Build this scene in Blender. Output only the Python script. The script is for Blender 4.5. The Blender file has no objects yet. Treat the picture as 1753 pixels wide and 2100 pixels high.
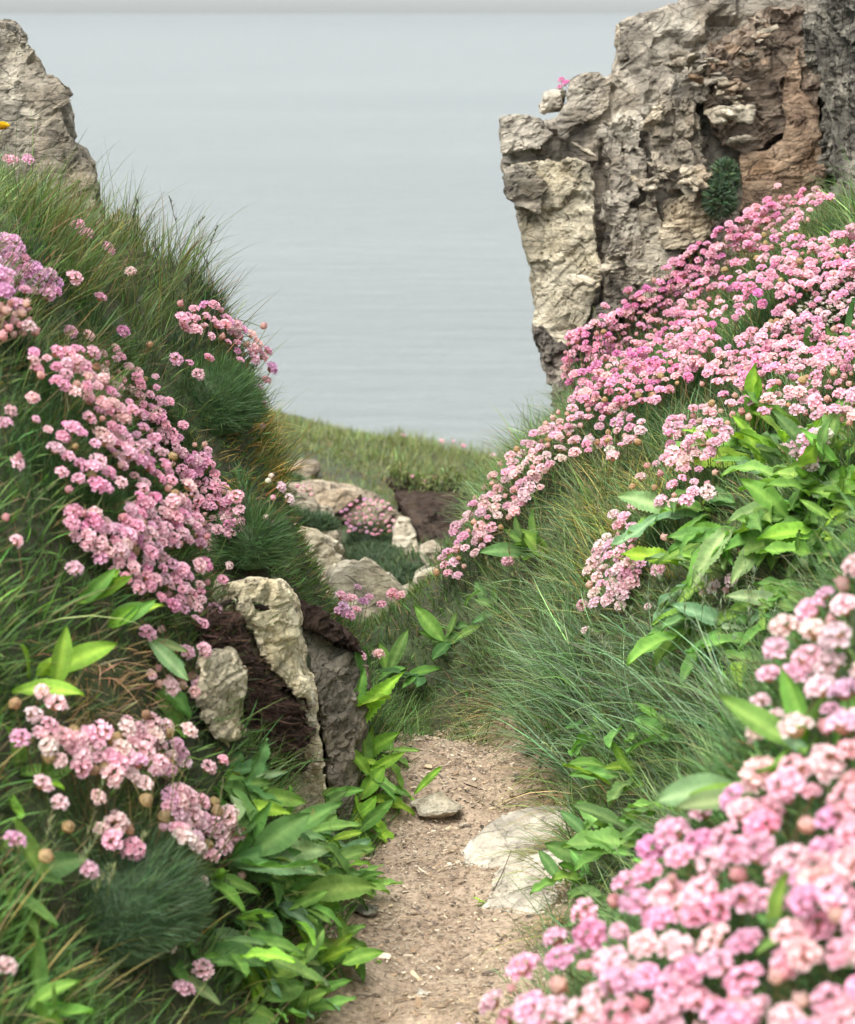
import bpy, bmesh, math, random
import numpy as np
from mathutils import Vector, Matrix

random.seed(11)
rng = np.random.default_rng(11)
scn = bpy.context.scene
COL = scn.collection
R = math.radians

# ------------------------------------------------------------------ camera
W, H, F = 1753.0, 2099.0, 4509.0          # pixel frame used to read the photograph
PITCH = R(12.73)
CAM = np.array([0.0, 0.0, 1.45])
FWD = np.array([0, math.cos(PITCH), -math.sin(PITCH)])
UPV = np.array([0, math.sin(PITCH), math.cos(PITCH)])
RGT = np.array([1.0, 0, 0])
cd = bpy.data.cameras.new('camera')
cam = bpy.data.objects.new('camera', cd)
COL.objects.link(cam)
cam.location = CAM
cam.rotation_euler = (math.pi / 2 - PITCH, 0, 0)
cd.sensor_fit = 'HORIZONTAL'
cd.sensor_width = 36
cd.lens = 36 * F / W
cd.clip_start = 0.05
cd.clip_end = 60000
cd.dof.use_dof = True
cd.dof.focus_distance = 4.35
cd.dof.aperture_fstop = 9.5
scn.camera = cam

# ------------------------------------------------------------------ world, sun, exposure
SUN_EL, SUN_AZ = R(60), R(-145)            # azimuth from +Y towards +X
world = bpy.data.worlds.new('World')
scn.world = world
world.use_nodes = True
nt = world.node_tree
nt.nodes.clear()
sky = nt.nodes.new('ShaderNodeTexSky')
sky.sky_type = 'NISHITA'
sky.sun_disc = False
sky.sun_elevation = SUN_EL
sky.sun_rotation = SUN_AZ
sky.air_density = 1.0
sky.dust_density = 1.72
sky.ozone_density = 1.0
hs = nt.nodes.new('ShaderNodeHueSaturation')      # overcast: the cloud deck takes most of the blue out
hs.inputs['Saturation'].default_value = 0.17
bg = nt.nodes.new('ShaderNodeBackground')
bg.inputs['Strength'].default_value = 0.075
wo = nt.nodes.new('ShaderNodeOutputWorld')
nt.links.new(sky.outputs[0], hs.inputs['Color'])
tn = nt.nodes.new('ShaderNodeMix'); tn.data_type = 'RGBA'; tn.blend_type = 'MULTIPLY'
tn.inputs[0].default_value = 1.0
tn.inputs[7].default_value = (0.965, 0.995, 1.0, 1)      # cool grey cloud
nt.links.new(hs.outputs[0], tn.inputs[6])
nt.links.new(tn.outputs[2], bg.inputs['Color'])
nt.links.new(bg.outputs[0], wo.inputs['Surface'])

sl = bpy.data.lights.new('sun', 'SUN')
sl.energy = 1.5
sl.angle = R(50)
sl.color = (1.0, 0.965, 0.91)
sun = bpy.data.objects.new('sun', sl)
COL.objects.link(sun)
sdir = Vector((math.cos(SUN_EL) * math.sin(SUN_AZ), math.cos(SUN_EL) * math.cos(SUN_AZ), math.sin(SUN_EL)))
sun.rotation_euler = sdir.to_track_quat('Z', 'Y').to_euler()
sun.location = (-3, 2, 6)

scn.view_settings.view_transform = 'Standard'
scn.view_settings.look = 'None'
scn.view_settings.gamma = 1.0
scn.view_settings.exposure = 2.1
scn.view_settings.use_curve_mapping = False
scn.render.engine = 'CYCLES'
scn.cycles.use_denoising = True
scn.cycles.use_adaptive_sampling = True
scn.cycles.adaptive_threshold = 0.025
scn.cycles.max_bounces = 6
scn.cycles.diffuse_bounces = 3
scn.cycles.glossy_bounces = 2
scn.cycles.transmission_bounces = 3
scn.cycles.caustics_reflective = False
scn.cycles.caustics_refractive = False


# ------------------------------------------------------------------ pixel <-> world helpers
def ray(u, v):
    return FWD + RGT * ((u - W / 2) / F) - UPV * ((v - H / 2) / F)


def P(u, v, d):
    return CAM + ray(u, v) * d


def project(p):
    rel = np.asarray(p) - CAM
    d = rel @ FWD
    d = np.where(d < 0.05, 0.05, d)
    return W / 2 + F * rel[..., 0] / d, H / 2 - F * (rel @ UPV) / d, d


def inpoly(u, v, poly):
    u = np.atleast_1d(u); v = np.atleast_1d(v)
    ins = np.zeros(u.shape, bool)
    n = len(poly)
    for i in range(n):
        x0, y0 = poly[i]; x1, y1 = poly[(i + 1) % n]
        c = ((y0 > v) != (y1 > v)) & (u < (x1 - x0) * (v - y0) / ((y1 - y0) + 1e-12) + x0)
        ins ^= c
    return ins


# ------------------------------------------------------------------ numpy noise
def _h(ix, iy, iz, s):
    n = (ix.astype(np.int64) * 374761393 + iy.astype(np.int64) * 668265263 + iz.astype(np.int64) * 1274126177 + s * 974634777) & 0xFFFFFFFF
    n = ((n ^ (n >> 13)) * 1103515245) & 0xFFFFFFFF
    n = ((n ^ (n >> 16)) * 2246822519) & 0xFFFFFFFF
    return ((n ^ (n >> 15)) & 0xFFFF) / 32767.5 - 1.0


def vnoise(p, s=0):
    i = np.floor(p).astype(np.int64)
    f = p - i
    f = f * f * f * (f * (f * 6 - 15) + 10)
    x, y, z = i[:, 0], i[:, 1], i[:, 2]
    fx, fy, fz = f[:, 0], f[:, 1], f[:, 2]
    def L(a, b, t): return a + (b - a) * t
    return L(L(L(_h(x, y, z, s), _h(x + 1, y, z, s), fx), L(_h(x, y + 1, z, s), _h(x + 1, y + 1, z, s), fx), fy),
             L(L(_h(x, y, z + 1, s), _h(x + 1, y, z + 1, s), fx), L(_h(x, y + 1, z + 1, s), _h(x + 1, y + 1, z + 1, s), fx), fy), fz)


def fbm(p, o=4, s=0, g=0.5):
    a, r, t = 1.0, 0.0, 0.0
    for k in range(o):
        r = r + a * vnoise(p * (2.03 ** k) + 17.3 * k, s + k)
        t += a
        a *= g
    return r / t


# ------------------------------------------------------------------ materials
def mat(name):
    m = bpy.data.materials.new(name)
    m.use_nodes = True
    t = m.node_tree
    t.nodes.clear()
    out = t.nodes.new('ShaderNodeOutputMaterial')
    return m, t, out


def N(t, kind, **kw):
    n = t.nodes.new('ShaderNode' + kind)
    for k, v in kw.items():
        if k.startswith('_'):
            setattr(n, k[1:], v)
        else:
            n.inputs[k.replace('0', ' ')].default_value = v
    return n


def ramp(t, src, stops):
    r = t.nodes.new('ShaderNodeValToRGB')
    e = r.color_ramp.elements
    while len(e) < len(stops):
        e.new(0.5)
    for k, (p, c) in enumerate(stops):
        e[k].position = p
        e[k].color = (c[0], c[1], c[2], 1) if not isinstance(c, (int, float)) else (c, c, c, 1)
    t.links.new(src, r.inputs[0])
    return r


def mixc(t, a, b, fac, mode='MIX'):
    m = t.nodes.new('ShaderNodeMix')
    m.data_type = 'RGBA'
    m.blend_type = mode
    for sock, val in ((m.inputs[0], fac), (m.inputs[6], a), (m.inputs[7], b)):
        if hasattr(val, 'is_linked'):
            t.links.new(val, sock)
        elif isinstance(val, (int, float)):
            sock.default_value = val if sock.type == 'VALUE' else (val, val, val, 1)
        else:
            sock.default_value = (val[0], val[1], val[2], 1)
    return m.outputs[2]


def noise(t, vec, scale, detail=4, rough=0.55, dist=0.0):
    n = t.nodes.new('ShaderNodeTexNoise')
    n.inputs['Scale'].default_value = scale
    n.inputs['Detail'].default_value = detail
    n.inputs['Roughness'].default_value = rough
    n.inputs['Distortion'].default_value = dist
    t.links.new(vec, n.inputs['Vector'])
    return n.outputs['Fac']


def bump(t, heights, strength=0.5, dist=0.01):
    prev = None
    for h, d in heights:
        b = t.nodes.new('ShaderNodeBump')
        b.inputs['Strength'].default_value = strength
        b.inputs['Distance'].default_value = d
        t.links.new(h, b.inputs['Height'])
        if prev is not None:
            t.links.new(prev, b.inputs['Normal'])
        prev = b.outputs[0]
    return prev


def foliage_material(name, rough=0.55, trans=0.3, objcol=False, spec=0.3, tboost=(1.15, 1.25, 0.7), blotch=False):
    m, t, out = mat(name)
    a = t.nodes.new('ShaderNodeAttribute'); a.attribute_name = 'Col'
    c = a.outputs['Color']
    if objcol:
        oi = t.nodes.new('ShaderNodeObjectInfo')
        c = mixc(t, c, oi.outputs['Color'], 1.0, 'MULTIPLY')
    if blotch:
        gp = t.nodes.new('ShaderNodeNewGeometry').outputs['Position']
        c = mixc(t, c, ramp(t, noise(t, gp, 38, 5, 0.65), [(0.3, 0.62), (0.5, 1.0), (0.7, 1.2)]).outputs[0], 0.9, 'MULTIPLY')
        c = mixc(t, c, (0.3, 0.22, 0.08), ramp(t, noise(t, gp, 24, 4, 0.7), [(0.66, 0.0), (0.74, 0.75)]).outputs[0])
    b = N(t, 'BsdfPrincipled', Roughness=rough)
    b.inputs['Specular IOR Level'].default_value = spec
    if blotch:
        t.links.new(bump(t, [(noise(t, gp, 160, 3, 0.6), 0.002)], 0.5), b.inputs['Normal'])
    t.links.new(c, b.inputs['Base Color'])
    tr = t.nodes.new('ShaderNodeBsdfTranslucent')
    t.links.new(mixc(t, c, tboost, 1.0, 'MULTIPLY'), tr.inputs['Color'])
    mx = t.nodes.new('ShaderNodeMixShader'); mx.inputs[0].default_value = trans
    t.links.new(b.outputs[0], mx.inputs[1]); t.links.new(tr.outputs[0], mx.inputs[2])
    t.links.new(mx.outputs[0], out.inputs[0])
    return m


def rock_material(name, dark, mid, light, scale=1.0, strata=(1, 1, 6), warm=(0.34, 0.25, 0.15), warmth=0.35, white=0.25, bstr=0.6):
    m, t, out = mat(name)
    g = t.nodes.new('ShaderNodeNewGeometry')
    pos = g.outputs['Position']
    mp = t.nodes.new('ShaderNodeMapping')
    mp.inputs['Scale'].default_value = strata
    mp.inputs['Rotation'].default_value = (0.3, 0.35, 0.2)
    t.links.new(pos, mp.inputs['Vector'])
    n1 = noise(t, pos, 7 * scale, 8, 0.62, 0.6)
    n2 = noise(t, mp.outputs[0], 6 * scale, 8, 0.65, 0.4)
    n3 = noise(t, pos, 34 * scale, 6, 0.7)
    n4 = noise(t, pos, 140 * scale, 4, 0.7)
    c = ramp(t, n1, [(0.3, dark), (0.47, mid), (0.66, light)]).outputs[0]
    c = mixc(t, c, ramp(t, n2, [(0.36, 0.45), (0.5, 0.95), (0.66, 1.3)]).outputs[0], 0.75, 'MULTIPLY')
    wm = ramp(t, noise(t, pos, 4.3 * scale, 5, 0.6), [(0.5, 0.0), (0.68, warmth)]).outputs[0]
    c = mixc(t, c, warm, wm)
    c = mixc(t, c, ramp(t, n3, [(0.3, 0.55), (0.5, 1.0), (0.72, 1.3)]).outputs[0], 0.8, 'MULTIPLY')
    lich = ramp(t, noise(t, pos, 55 * scale, 5, 0.75), [(0.6, 0.0), (0.68, white)]).outputs[0]
    patch = ramp(t, noise(t, pos, 5 * scale, 2), [(0.45, 0.0), (0.6, 1.0)]).outputs[0]
    c = mixc(t, c, (0.62, 0.6, 0.54), mixc(t, lich, patch, 1.0, 'MULTIPLY'))
    wv = mixc(t, mp.outputs[0], n1, 0.12, 'ADD')
    vo = t.nodes.new('ShaderNodeTexVoronoi'); vo.feature = 'DISTANCE_TO_EDGE'; vo.inputs['Scale'].default_value = 7 * scale
    t.links.new(wv, vo.inputs['Vector'])
    ck = ramp(t, vo.outputs['Distance'], [(0.0, 0.0), (0.035, 1.0)]).outputs[0]
    c = mixc(t, c, ramp(t, vo.outputs['Distance'], [(0.0, 0.35), (0.022, 1.0)]).outputs[0], 0.7, 'MULTIPLY')
    speck = ramp(t, noise(t, pos, 120 * scale, 3, 0.8), [(0.33, 0.35), (0.44, 1.0)]).outputs[0]
    c = mixc(t, c, speck, 0.7, 'MULTIPLY')
    oi = t.nodes.new('ShaderNodeObjectInfo')
    c = mixc(t, c, oi.outputs['Color'], 1.0, 'MULTIPLY')
    b = N(t, 'BsdfPrincipled', Roughness=0.88)
    b.inputs['Specular IOR Level'].default_value = 0.25
    t.links.new(c, b.inputs['Base Color'])
    t.links.new(bump(t, [(n2, 0.022), (n3, 0.013), (n4, 0.005), (ck, 0.008)], bstr), b.inputs['Normal'])
    t.links.new(b.outputs[0], out.inputs[0])
    return m


def soil_material(name, stops, scale=1.0, bd=0.006):
    m, t, out = mat(name)
    pos = t.nodes.new('ShaderNodeNewGeometry').outputs['Position']
    n1 = noise(t, pos, 9 * scale, 8, 0.65)
    n2 = noise(t, pos, 90 * scale, 6, 0.7)
    n3 = noise(t, pos, 300 * scale, 3, 0.7)
    c = ramp(t, n1, stops).outputs[0]
    c = mixc(t, c, ramp(t, n2, [(0.3, 0.5), (0.5, 1.0), (0.7, 1.45)]).outputs[0], 0.9, 'MULTIPLY')
    b = N(t, 'BsdfPrincipled', Roughness=0.93)
    b.inputs['Specular IOR Level'].default_value = 0.2
    t.links.new(c, b.inputs['Base Color'])
    t.links.new(bump(t, [(n2, bd), (n3, bd * 0.4)], 0.8), b.inputs['Normal'])
    t.links.new(b.outputs[0], out.inputs[0])
    return m


def attr_material(name, rough=0.85):
    m, t, out = mat(name)
    a = t.nodes.new('ShaderNodeAttribute'); a.attribute_name = 'Col'
    b = N(t, 'BsdfPrincipled', Roughness=rough)
    b.inputs['Specular IOR Level'].default_value = 0.25
    t.links.new(a.outputs['Color'], b.inputs['Base Color'])
    t.links.new(b.outputs[0], out.inputs[0])
    return m


M_GRASS = foliage_material('grass_blades', 0.55, 0.42, False, 0.22)
M_NEEDLE = foliage_material('thrift_needles', 0.6, 0.35)
M_LEAF = foliage_material('broad_leaf', 0.72, 0.36, True, 0.16, (1.2, 1.25, 0.6), True)
M_PETAL = foliage_material('thrift_petal', 0.7, 0.48, True, 0.15, (1.1, 0.95, 1.0))
M_STEM = foliage_material('thrift_stem', 0.6, 0.1, True)
M_CLIFF = rock_material('cliff_rock', (0.1, 0.088, 0.072), (0.26, 0.228, 0.182), (0.48, 0.435, 0.355), 1.0, (2.2, 1.0, 5.0))
M_RED = rock_material('red_shale', (0.1, 0.07, 0.052), (0.22, 0.16, 0.118), (0.38, 0.3, 0.225), 1.3, (1, 1, 3), (0.32, 0.2, 0.11), 0.4, 0.15, 0.9)
M_DARKROCK = rock_material('dark_rock', (0.05, 0.047, 0.042), (0.15, 0.142, 0.125), (0.36, 0.34, 0.295), 1.2, (5, 1.5, 1.2), (0.2, 0.17, 0.13), 0.2, 0.3, 0.9)
M_GREYROCK = rock_material('grey_rock', (0.11, 0.1, 0.085), (0.25, 0.225, 0.185), (0.43, 0.395, 0.33), 1.1, (1.2, 1.2, 5))
M_PALE = rock_material('pale_slab', (0.3, 0.27, 0.21), (0.46, 0.42, 0.33), (0.66, 0.62, 0.52), 1.2, (1, 1, 4), (0.5, 0.42, 0.25), 0.4, 0.3, 0.5)
M_WHITE = rock_material('white_stone', (0.33, 0.29, 0.225), (0.48, 0.43, 0.35), (0.6, 0.55, 0.465), 1.3, (1, 1, 4), (0.55, 0.48, 0.36), 0.25, 0.3, 0.35)
M_SHADED_SOIL = soil_material('shaded_soil', [(0.3, (0.018, 0.012, 0.009)), (0.5, (0.045, 0.03, 0.022)), (0.7, (0.09, 0.065, 0.045))])  # soil colour taken down to stand for the shaded hollow
M_PEAT = soil_material('peat', [(0.3, (0.02, 0.012, 0.009)), (0.5, (0.05, 0.03, 0.022)), (0.7, (0.1, 0.065, 0.045))], 1.3, 0.012)
M_PATH = soil_material('trodden_path', [(0.28, (0.25, 0.182, 0.125)), (0.5, (0.4, 0.3, 0.215)), (0.72, (0.5, 0.395, 0.29))], 1.0, 0.006)
M_LITTER = attr_material('litter')


# ------------------------------------------------------------------ mesh helpers
def mesh_np(name, V, loops, starts, totals, material, col=None, smooth=False):
    me = bpy.data.meshes.new(name)
    me.vertices.add(len(V))
    me.vertices.foreach_set('co', np.asarray(V, np.float32).ravel())
    me.loops.add(len(loops))
    me.loops.foreach_set('vertex_index', np.asarray(loops, np.int32))
    me.polygons.add(len(starts))
    me.polygons.foreach_set('loop_start', np.asarray(starts, np.int32))
    me.polygons.foreach_set('loop_total', np.asarray(totals, np.int32))
    if col is not None:
        at = me.color_attributes.new('Col', 'FLOAT_COLOR', 'POINT')
        c4 = np.ones((len(V), 4), np.float32)
        c4[:, :3] = col
        at.data.foreach_set('color', c4.ravel())
    me.update(calc_edges=True)
    me.polygons.foreach_set('use_smooth', np.full(len(starts), smooth, bool))
    if material:
        me.materials.append(material)
    return me


def mesh_faces(name, V, faces, material, col=None, smooth=False):
    loops = [i for f in faces for i in f]
    tot = [len(f) for f in faces]
    st = np.concatenate([[0], np.cumsum(tot)[:-1]])
    return mesh_np(name, V, loops, st, tot, material, col, smooth)


def grid_mesh(name, X, Y, Z, material, smooth=True):
    ny, nx = X.shape
    V = np.stack([X, Y, Z], -1).reshape(-1, 3)
    idx = np.arange(nx * ny).reshape(ny, nx)
    q = np.stack([idx[:-1, :-1], idx[:-1, 1:], idx[1:, 1:], idx[1:, :-1]], -1).reshape(-1, 4)
    return mesh_np(name, V, q.ravel(), np.arange(len(q)) * 4, np.full(len(q), 4), material, None, smooth)


def link(name, me, parent=None, loc=None):
    o = bpy.data.objects.new(name, me)
    COL.objects.link(o)
    if parent is not None:
        o.parent = parent
    if loc is not None:
        o.location = loc
    return o


def tag(o, label=None, cat=None, group=None, kind=None):
    if label: o['label'] = label
    if cat: o['category'] = cat
    if group: o['group'] = group
    if kind: o['kind'] = kind
    return o


def thing(name, loc, label, cat, group=None):
    o = bpy.data.objects.new(name, None)
    o.empty_display_size = 0.05
    COL.objects.link(o)
    o.location = loc
    return tag(o, label, cat, group)


# ------------------------------------------------------------------ terrain: thin plate spline through read-off ground points
CTRL = []
def g(u, v, d, h=0.0):
    p = P(u, v, d)
    CTRL.append((p[0], p[1], p[2] - h))
def w(x, y, z):
    CTRL.append((x, y, z))

# trodden path (z about 0)
for y, xa, xb in ((2.6, -0.24, 0.08), (3.0, -0.16, 0.16), (3.3, -0.14, 0.2), (3.6, -0.12, 0.22), (3.9, -0.06, 0.24), (4.25, -0.02, 0.2)):
    w(xa, y, 0.015); w(xb, y, 0.02); w((xa + xb) / 2, y, -0.005)
w(0.0, 1.0, 0.0); w(-0.08, 1.8, 0.0); w(0, -1, 0.02)
# right bank
g(1000, 1400, 4.6, .07); g(900, 1345, 4.85, .08); g(800, 1360, 4.85, .05); g(720, 1370, 4.7, .04); g(1150, 1250, 4.4, .06); g(1250, 1200, 4.05, .08)
g(1300, 1450, 3.85, .08); g(1280, 1650, 3.55, .08); g(1260, 1800, 3.4, .07); g(1300, 1930, 3.2, .06); g(1500, 1100, 3.65, .07)
g(1700, 900, 3.85, .07); g(1400, 900, 4.35, .08); g(1200, 1000, 4.65, .08); g(1050, 1000, 4.95, .08); g(950, 1130, 5.0, .06)
g(1200, 750, 5.1, .1); g(1450, 650, 5.15, .1); g(1650, 450, 5.35, .08); g(1745, 620, 4.85, .09); g(1750, 1200, 3.1, .08)
g(1130, 880, 5.3, .08); g(1350, 760, 4.9, .1); g(1600, 760, 4.5, .1); g(1550, 580, 5.05, .1); g(1450, 1300, 3.6, .08)
g(1500, 1500, 3.1, .06); g(1650, 1350, 2.6, .1)
g(1500, 1800, 1.95, .12); g(1700, 1400, 2.05, .12); g(1100, 2080, 2.05, .14); g(1300, 1900, 2.0, .12); g(1740, 1900, 1.7, .13); g(1740, 1250, 2.15, .12)
g(1420, 1720, 2.12, .12)
w(0.42, 2.55, 0.36); w(0.33, 2.75, 0.2)
w(0.75, 1.6, 0.95); w(1.2, 2.5, 1.15); w(1.5, 4.0, 1.25); w(1.3, 5.3, 1.15); w(0.6, 0.6, 0.6); w(1.5, 0.5, 1.0); w(2.5, 3, 1.5); w(2.5, 5.5, 1.5)
w(0.25, 5.95, 0.26); w(0.6, 5.95, 0.5); w(1.0, 6.0, 0.8); w(1.5, 6.3, 0.9); w(0.3, 6.9, -0.15); w(1.0, 7.2, 0.1); w(1.8, 7.5, 0.2); w(3, 8, 0.2)
w(0.12, 5.6, 0.1)
# left bank
g(620, 1760, 3.55, .03); g(450, 1900, 3.05, .06); g(560, 2080, 3.0, .05); g(250, 1700, 2.8, .1); g(250, 1550, 2.8, .13); g(80, 2000, 2.45, .08)
g(150, 1350, 2.95, .06); g(250, 1150, 3.05, .1); g(250, 900, 3.2, .1); g(150, 750, 3.4, .1); g(50, 1000, 2.95, .07); g(440, 1120, 3.45, .1)
g(530, 1080, 3.85, .05); g(480, 900, 3.85, .05); g(430, 780, 4.25, .05); g(520, 760, 4.55, .05); g(300, 550, 4.35, .12); g(150, 600, 3.85, .05)
g(100, 420, 4.25, .12); g(0, 300, 4.3, .09); g(400, 610, 4.75, .14); g(550, 920, 4.45, .1); g(230, 440, 4.7, .14); g(-80, 500, 3.7, .05); g(50, 640, 3.6, .08)
g(560, 1350, 4.05); g(520, 1200, 3.95); g(660, 1560, 4.0); g(690, 1700, 3.98); g(640, 1270, 4.4, .06); g(700, 1340, 4.55, .09); g(760, 1440, 4.55, .09); g(610, 1180, 4.6, .14)
g(420, 1480, 3.75, .03); g(450, 1400, 3.95); g(430, 1290, 3.8); g(540, 1600, 3.8, .02)
w(-0.75, 2.0, 0.7); w(-0.45, 1.6, 0.35); w(-1.2, 2.5, 1.05); w(-1.3, 3.5, 1.3); w(-1.5, 4.5, 1.35); w(-2.5, 3.5, 1.6); w(-0.6, 0.8, 0.4); w(-1.6, 0.6, 0.9)
w(-0.4, 5.4, 0.02); w(-0.8, 5.6, 0.45); w(-1.4, 5.8, 0.6); w(-0.7, 6.4, 0.0); w(-1.6, 7, 0.1); w(-2.6, 6.5, 0.5); w(-0.38, 4.9, 0.22)
# hollow and knoll beyond
g(840, 1320, 5.8); g(900, 1190, 6.8); g(720, 1270, 6.4); g(600, 1120, 7.6); g(760, 1060, 8.4); g(640, 980, 9.4, .05); g(560, 930, 10.6)
g(900, 1060, 9.0); g(950, 1080, 8.6); g(800, 960, 10.2, .05); g(960, 985, 10.2, .06)
g(550, 858, 12.0, .03); g(700, 882, 12.0, .03); g(860, 912, 11.8, .03); g(1030, 945, 11.4, .05); g(1150, 965, 11.2); g(420, 835, 12.0)
w(-0.6, 13.2, -1.0); w(0.3, 13.0, -1.2); w(1.2, 12.6, -1.2); w(2.5, 11, -0.6); w(-2.2, 12, -0.3); w(-2.4, 9.5, 0.0); w(2.5, 9, -0.1)
CT = np.array(CTRL)


def tps_fit(c, lam=2e-4):
    n = len(c)
    d2 = ((c[:, None, :2] - c[None, :, :2]) ** 2).sum(-1)
    K = 0.5 * d2 * np.log(d2 + 1e-9) + lam * np.eye(n)
    Q = np.c_[np.ones(n), c[:, :2]]
    A = np.zeros((n + 3, n + 3))
    A[:n, :n] = K; A[:n, n:] = Q; A[n:, :n] = Q.T
    return np.linalg.solve(A, np.r_[c[:, 2], 0, 0, 0])


TW = tps_fit(CT)
GX0, GX1, GY0, GY1, GS = -3.2, 3.4, -0.6, 13.6, 0.02
gx = np.arange(GX0, GX1 + GS, GS); gy = np.arange(GY0, GY1 + GS, GS)
GXX, GYY = np.meshgrid(gx, gy)
GZ = TW[-3] + TW[-2] * GXX + TW[-1] * GYY
for k in range(len(CT)):
    d2 = (GXX - CT[k, 0]) ** 2 + (GYY - CT[k, 1]) ** 2
    GZ += TW[k] * 0.5 * d2 * np.log(d2 + 1e-9)
GZ = np.clip(GZ, -2.5, 2.2)
PATH_Y = [1.0, 2.0, 2.6, 3.0, 3.3, 3.6, 3.9, 4.2, 4.5, 4.8]
PATH_L = [-0.24, -0.24, -0.24, -0.17, -0.15, -0.13, -0.07, -0.03, 0.02, 0.10]
PATH_R = [0.12, 0.06, 0.10, 0.17, 0.21, 0.23, 0.23, 0.21, 0.16, 0.16]
def path_edge(y): return np.interp(y, PATH_Y, PATH_L), np.interp(y, PATH_Y, PATH_R)
_l, _r = path_edge(GYY)
_onpath = np.clip(np.minimum(GXX - _l, _r - GXX) / 0.06 + 0.5, 0, 1) * (GYY < 4.5)
_pp = np.stack([GXX, GYY, 0 * GXX], -1).reshape(-1, 3)
_n1 = fbm(_pp * 5, 4, 3).reshape(GXX.shape); _n2 = fbm(_pp * 18, 3, 9).reshape(GXX.shape)
GZ = GZ + (1 - _onpath) * (0.03 * _n1 + 0.012 * _n2) + _onpath * 0.004 * _n1
GZ = GZ * (1 - _onpath) + np.clip(GZ, -0.02, 0.03) * _onpath


def ground(x, y):
    fx = np.clip((np.asarray(x, float) - GX0) / GS, 0, len(gx) - 1.001)
    fy = np.clip((np.asarray(y, float) - GY0) / GS, 0, len(gy) - 1.001)
    ix = fx.astype(int); iy = fy.astype(int)
    tx = fx - ix; ty = fy - iy
    return (GZ[iy, ix] * (1 - tx) + GZ[iy, ix + 1] * tx) * (1 - ty) + (GZ[iy + 1, ix] * (1 - tx) + GZ[iy + 1, ix + 1] * tx) * ty


def grad(x, y, e=0.03):
    return (ground(x + e, y) - ground(x - e, y)) / (2 * e), (ground(x, y + e) - ground(x, y - e)) / (2 * e)


_T = np.arange(1.3, 13.2, 0.01)
def hit(u, v, h=0.0, dmin=1.3, dmax=13.2, slack=0.12):
    t = _T[(_T >= dmin) & (_T <= dmax)]
    r = ray(u, v)
    p = CAM + t[:, None] * r
    c = p[:, 2] - ground(p[:, 0], p[:, 1]) - h
    k = np.argmax(c < 0)
    if c[k] < 0:
        return p[k]
    k = np.argmin(c)
    if c[k] < slack:
        return p[k]
    return None


def stretch(a, b, s, lo, hi):
    core = np.arange(a, b + s / 2, s)
    out = [core[-1]]; st = s
    while out[-1] < hi:
        st *= 1.35; out.append(out[-1] + st)
    inn = [core[0]]; st = s
    while inn[-1] > lo:
        st *= 1.35; inn.append(inn[-1] - st)
    return np.r_[inn[:0:-1], core, out[1:]]


xs = stretch(-1.7, 1.9, 0.025, -45, 45)
ys = np.r_[stretch(1.2, 6.2, 0.025, -40, 6.2)[:-1], stretch(6.2, 13.0, 0.05, 6.2, 13.5)[1:]]
ys = np.r_[ys, ys[-1] + np.cumsum(0.2 * 1.35 ** np.arange(14))]
TX, TY = np.meshgrid(xs, ys)
TZ = ground(TX, TY)
ox = np.maximum(0, np.abs(TX) - 6.0); oy = np.maximum(0, TY - 13.2)
TZ = TZ - np.minimum(34, 1.1 * ox ** 1.25 * (TX > 0) + 1.1 * ox ** 1.25 * (TX < 0) + 2.2 * oy ** 1.2)
gm, gt, gout = mat('bank_ground')
gpos = gt.nodes.new('ShaderNodeNewGeometry').outputs['Position']
ga = noise(gt, gpos, 6, 6, 0.65); gb = noise(gt, gpos, 70, 6, 0.7)
gc = ramp(gt, ga, [(0.35, (0.06, 0.045, 0.03)), (0.5, (0.06, 0.075, 0.032)), (0.68, (0.075, 0.115, 0.04))]).outputs[0]
gc = mixc(gt, gc, ramp(gt, gb, [(0.3, 0.5), (0.7, 1.4)]).outputs[0], 0.9, 'MULTIPLY')
gbs = N(gt, 'BsdfPrincipled', Roughness=0.95)
gt.links.new(gc, gbs.inputs['Base Color'])
gt.links.new(bump(gt, [(gb, 0.012)], 0.9), gbs.inputs['Normal'])
gt.links.new(gbs.outputs[0], gout.inputs[0])
tag(link('ground', grid_mesh('ground', TX, TY, TZ, gm)), 'green and brown cliff top ground of the banks and knoll', 'ground', kind='structure')

# ------------------------------------------------------------------ sea
sm, st_, so = mat('sea_water')
spos = st_.nodes.new('ShaderNodeNewGeometry').outputs['Position']
smp = st_.nodes.new('ShaderNodeMapping'); smp.inputs['Scale'].default_value = (0.35, 1, 1); smp.inputs['Rotation'].default_value = (0, 0, 0.08)
st_.links.new(spos, smp.inputs['Vector'])
w1 = noise(st_, smp.outputs[0], 0.05, 6, 0.6, 0.5); w2 = noise(st_, smp.outputs[0], 0.6, 5, 0.6); w3 = noise(st_, smp.outputs[0], 0.012, 3, 0.5); w4 = noise(st_, smp.outputs[0], 0.22, 6, 0.7, 0.8)
sc_ = ramp(st_, w3, [(0.35, (0.155, 0.172, 0.168)), (0.65, (0.175, 0.192, 0.186))]).outputs[0]
sb = N(st_, 'BsdfPrincipled', Roughness=0.32)
sb.inputs['IOR'].default_value = 1.33
sb.inputs['Specular IOR Level'].default_value = 0.3
st_.links.new(sc_, sb.inputs['Base Color'])
st_.links.new(bump(st_, [(w1, 0.7), (w4, 1.3), (w2, 0.6)], 0.9), sb.inputs['Normal'])
st_.links.new(sb.outputs[0], so.inputs[0])
rr = np.r_[0, 30 * 1.22 ** np.arange(36)]
th = np.linspace(0, 2 * math.pi, 73)
RR, TH = np.meshgrid(rr, th)
tag(link('sea', grid_mesh('sea', RR * np.sin(TH), RR * np.cos(TH), 0 * RR - 32.0, sm)), 'calm pale grey sea stretching to the horizon', 'sea', kind='structure')

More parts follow.
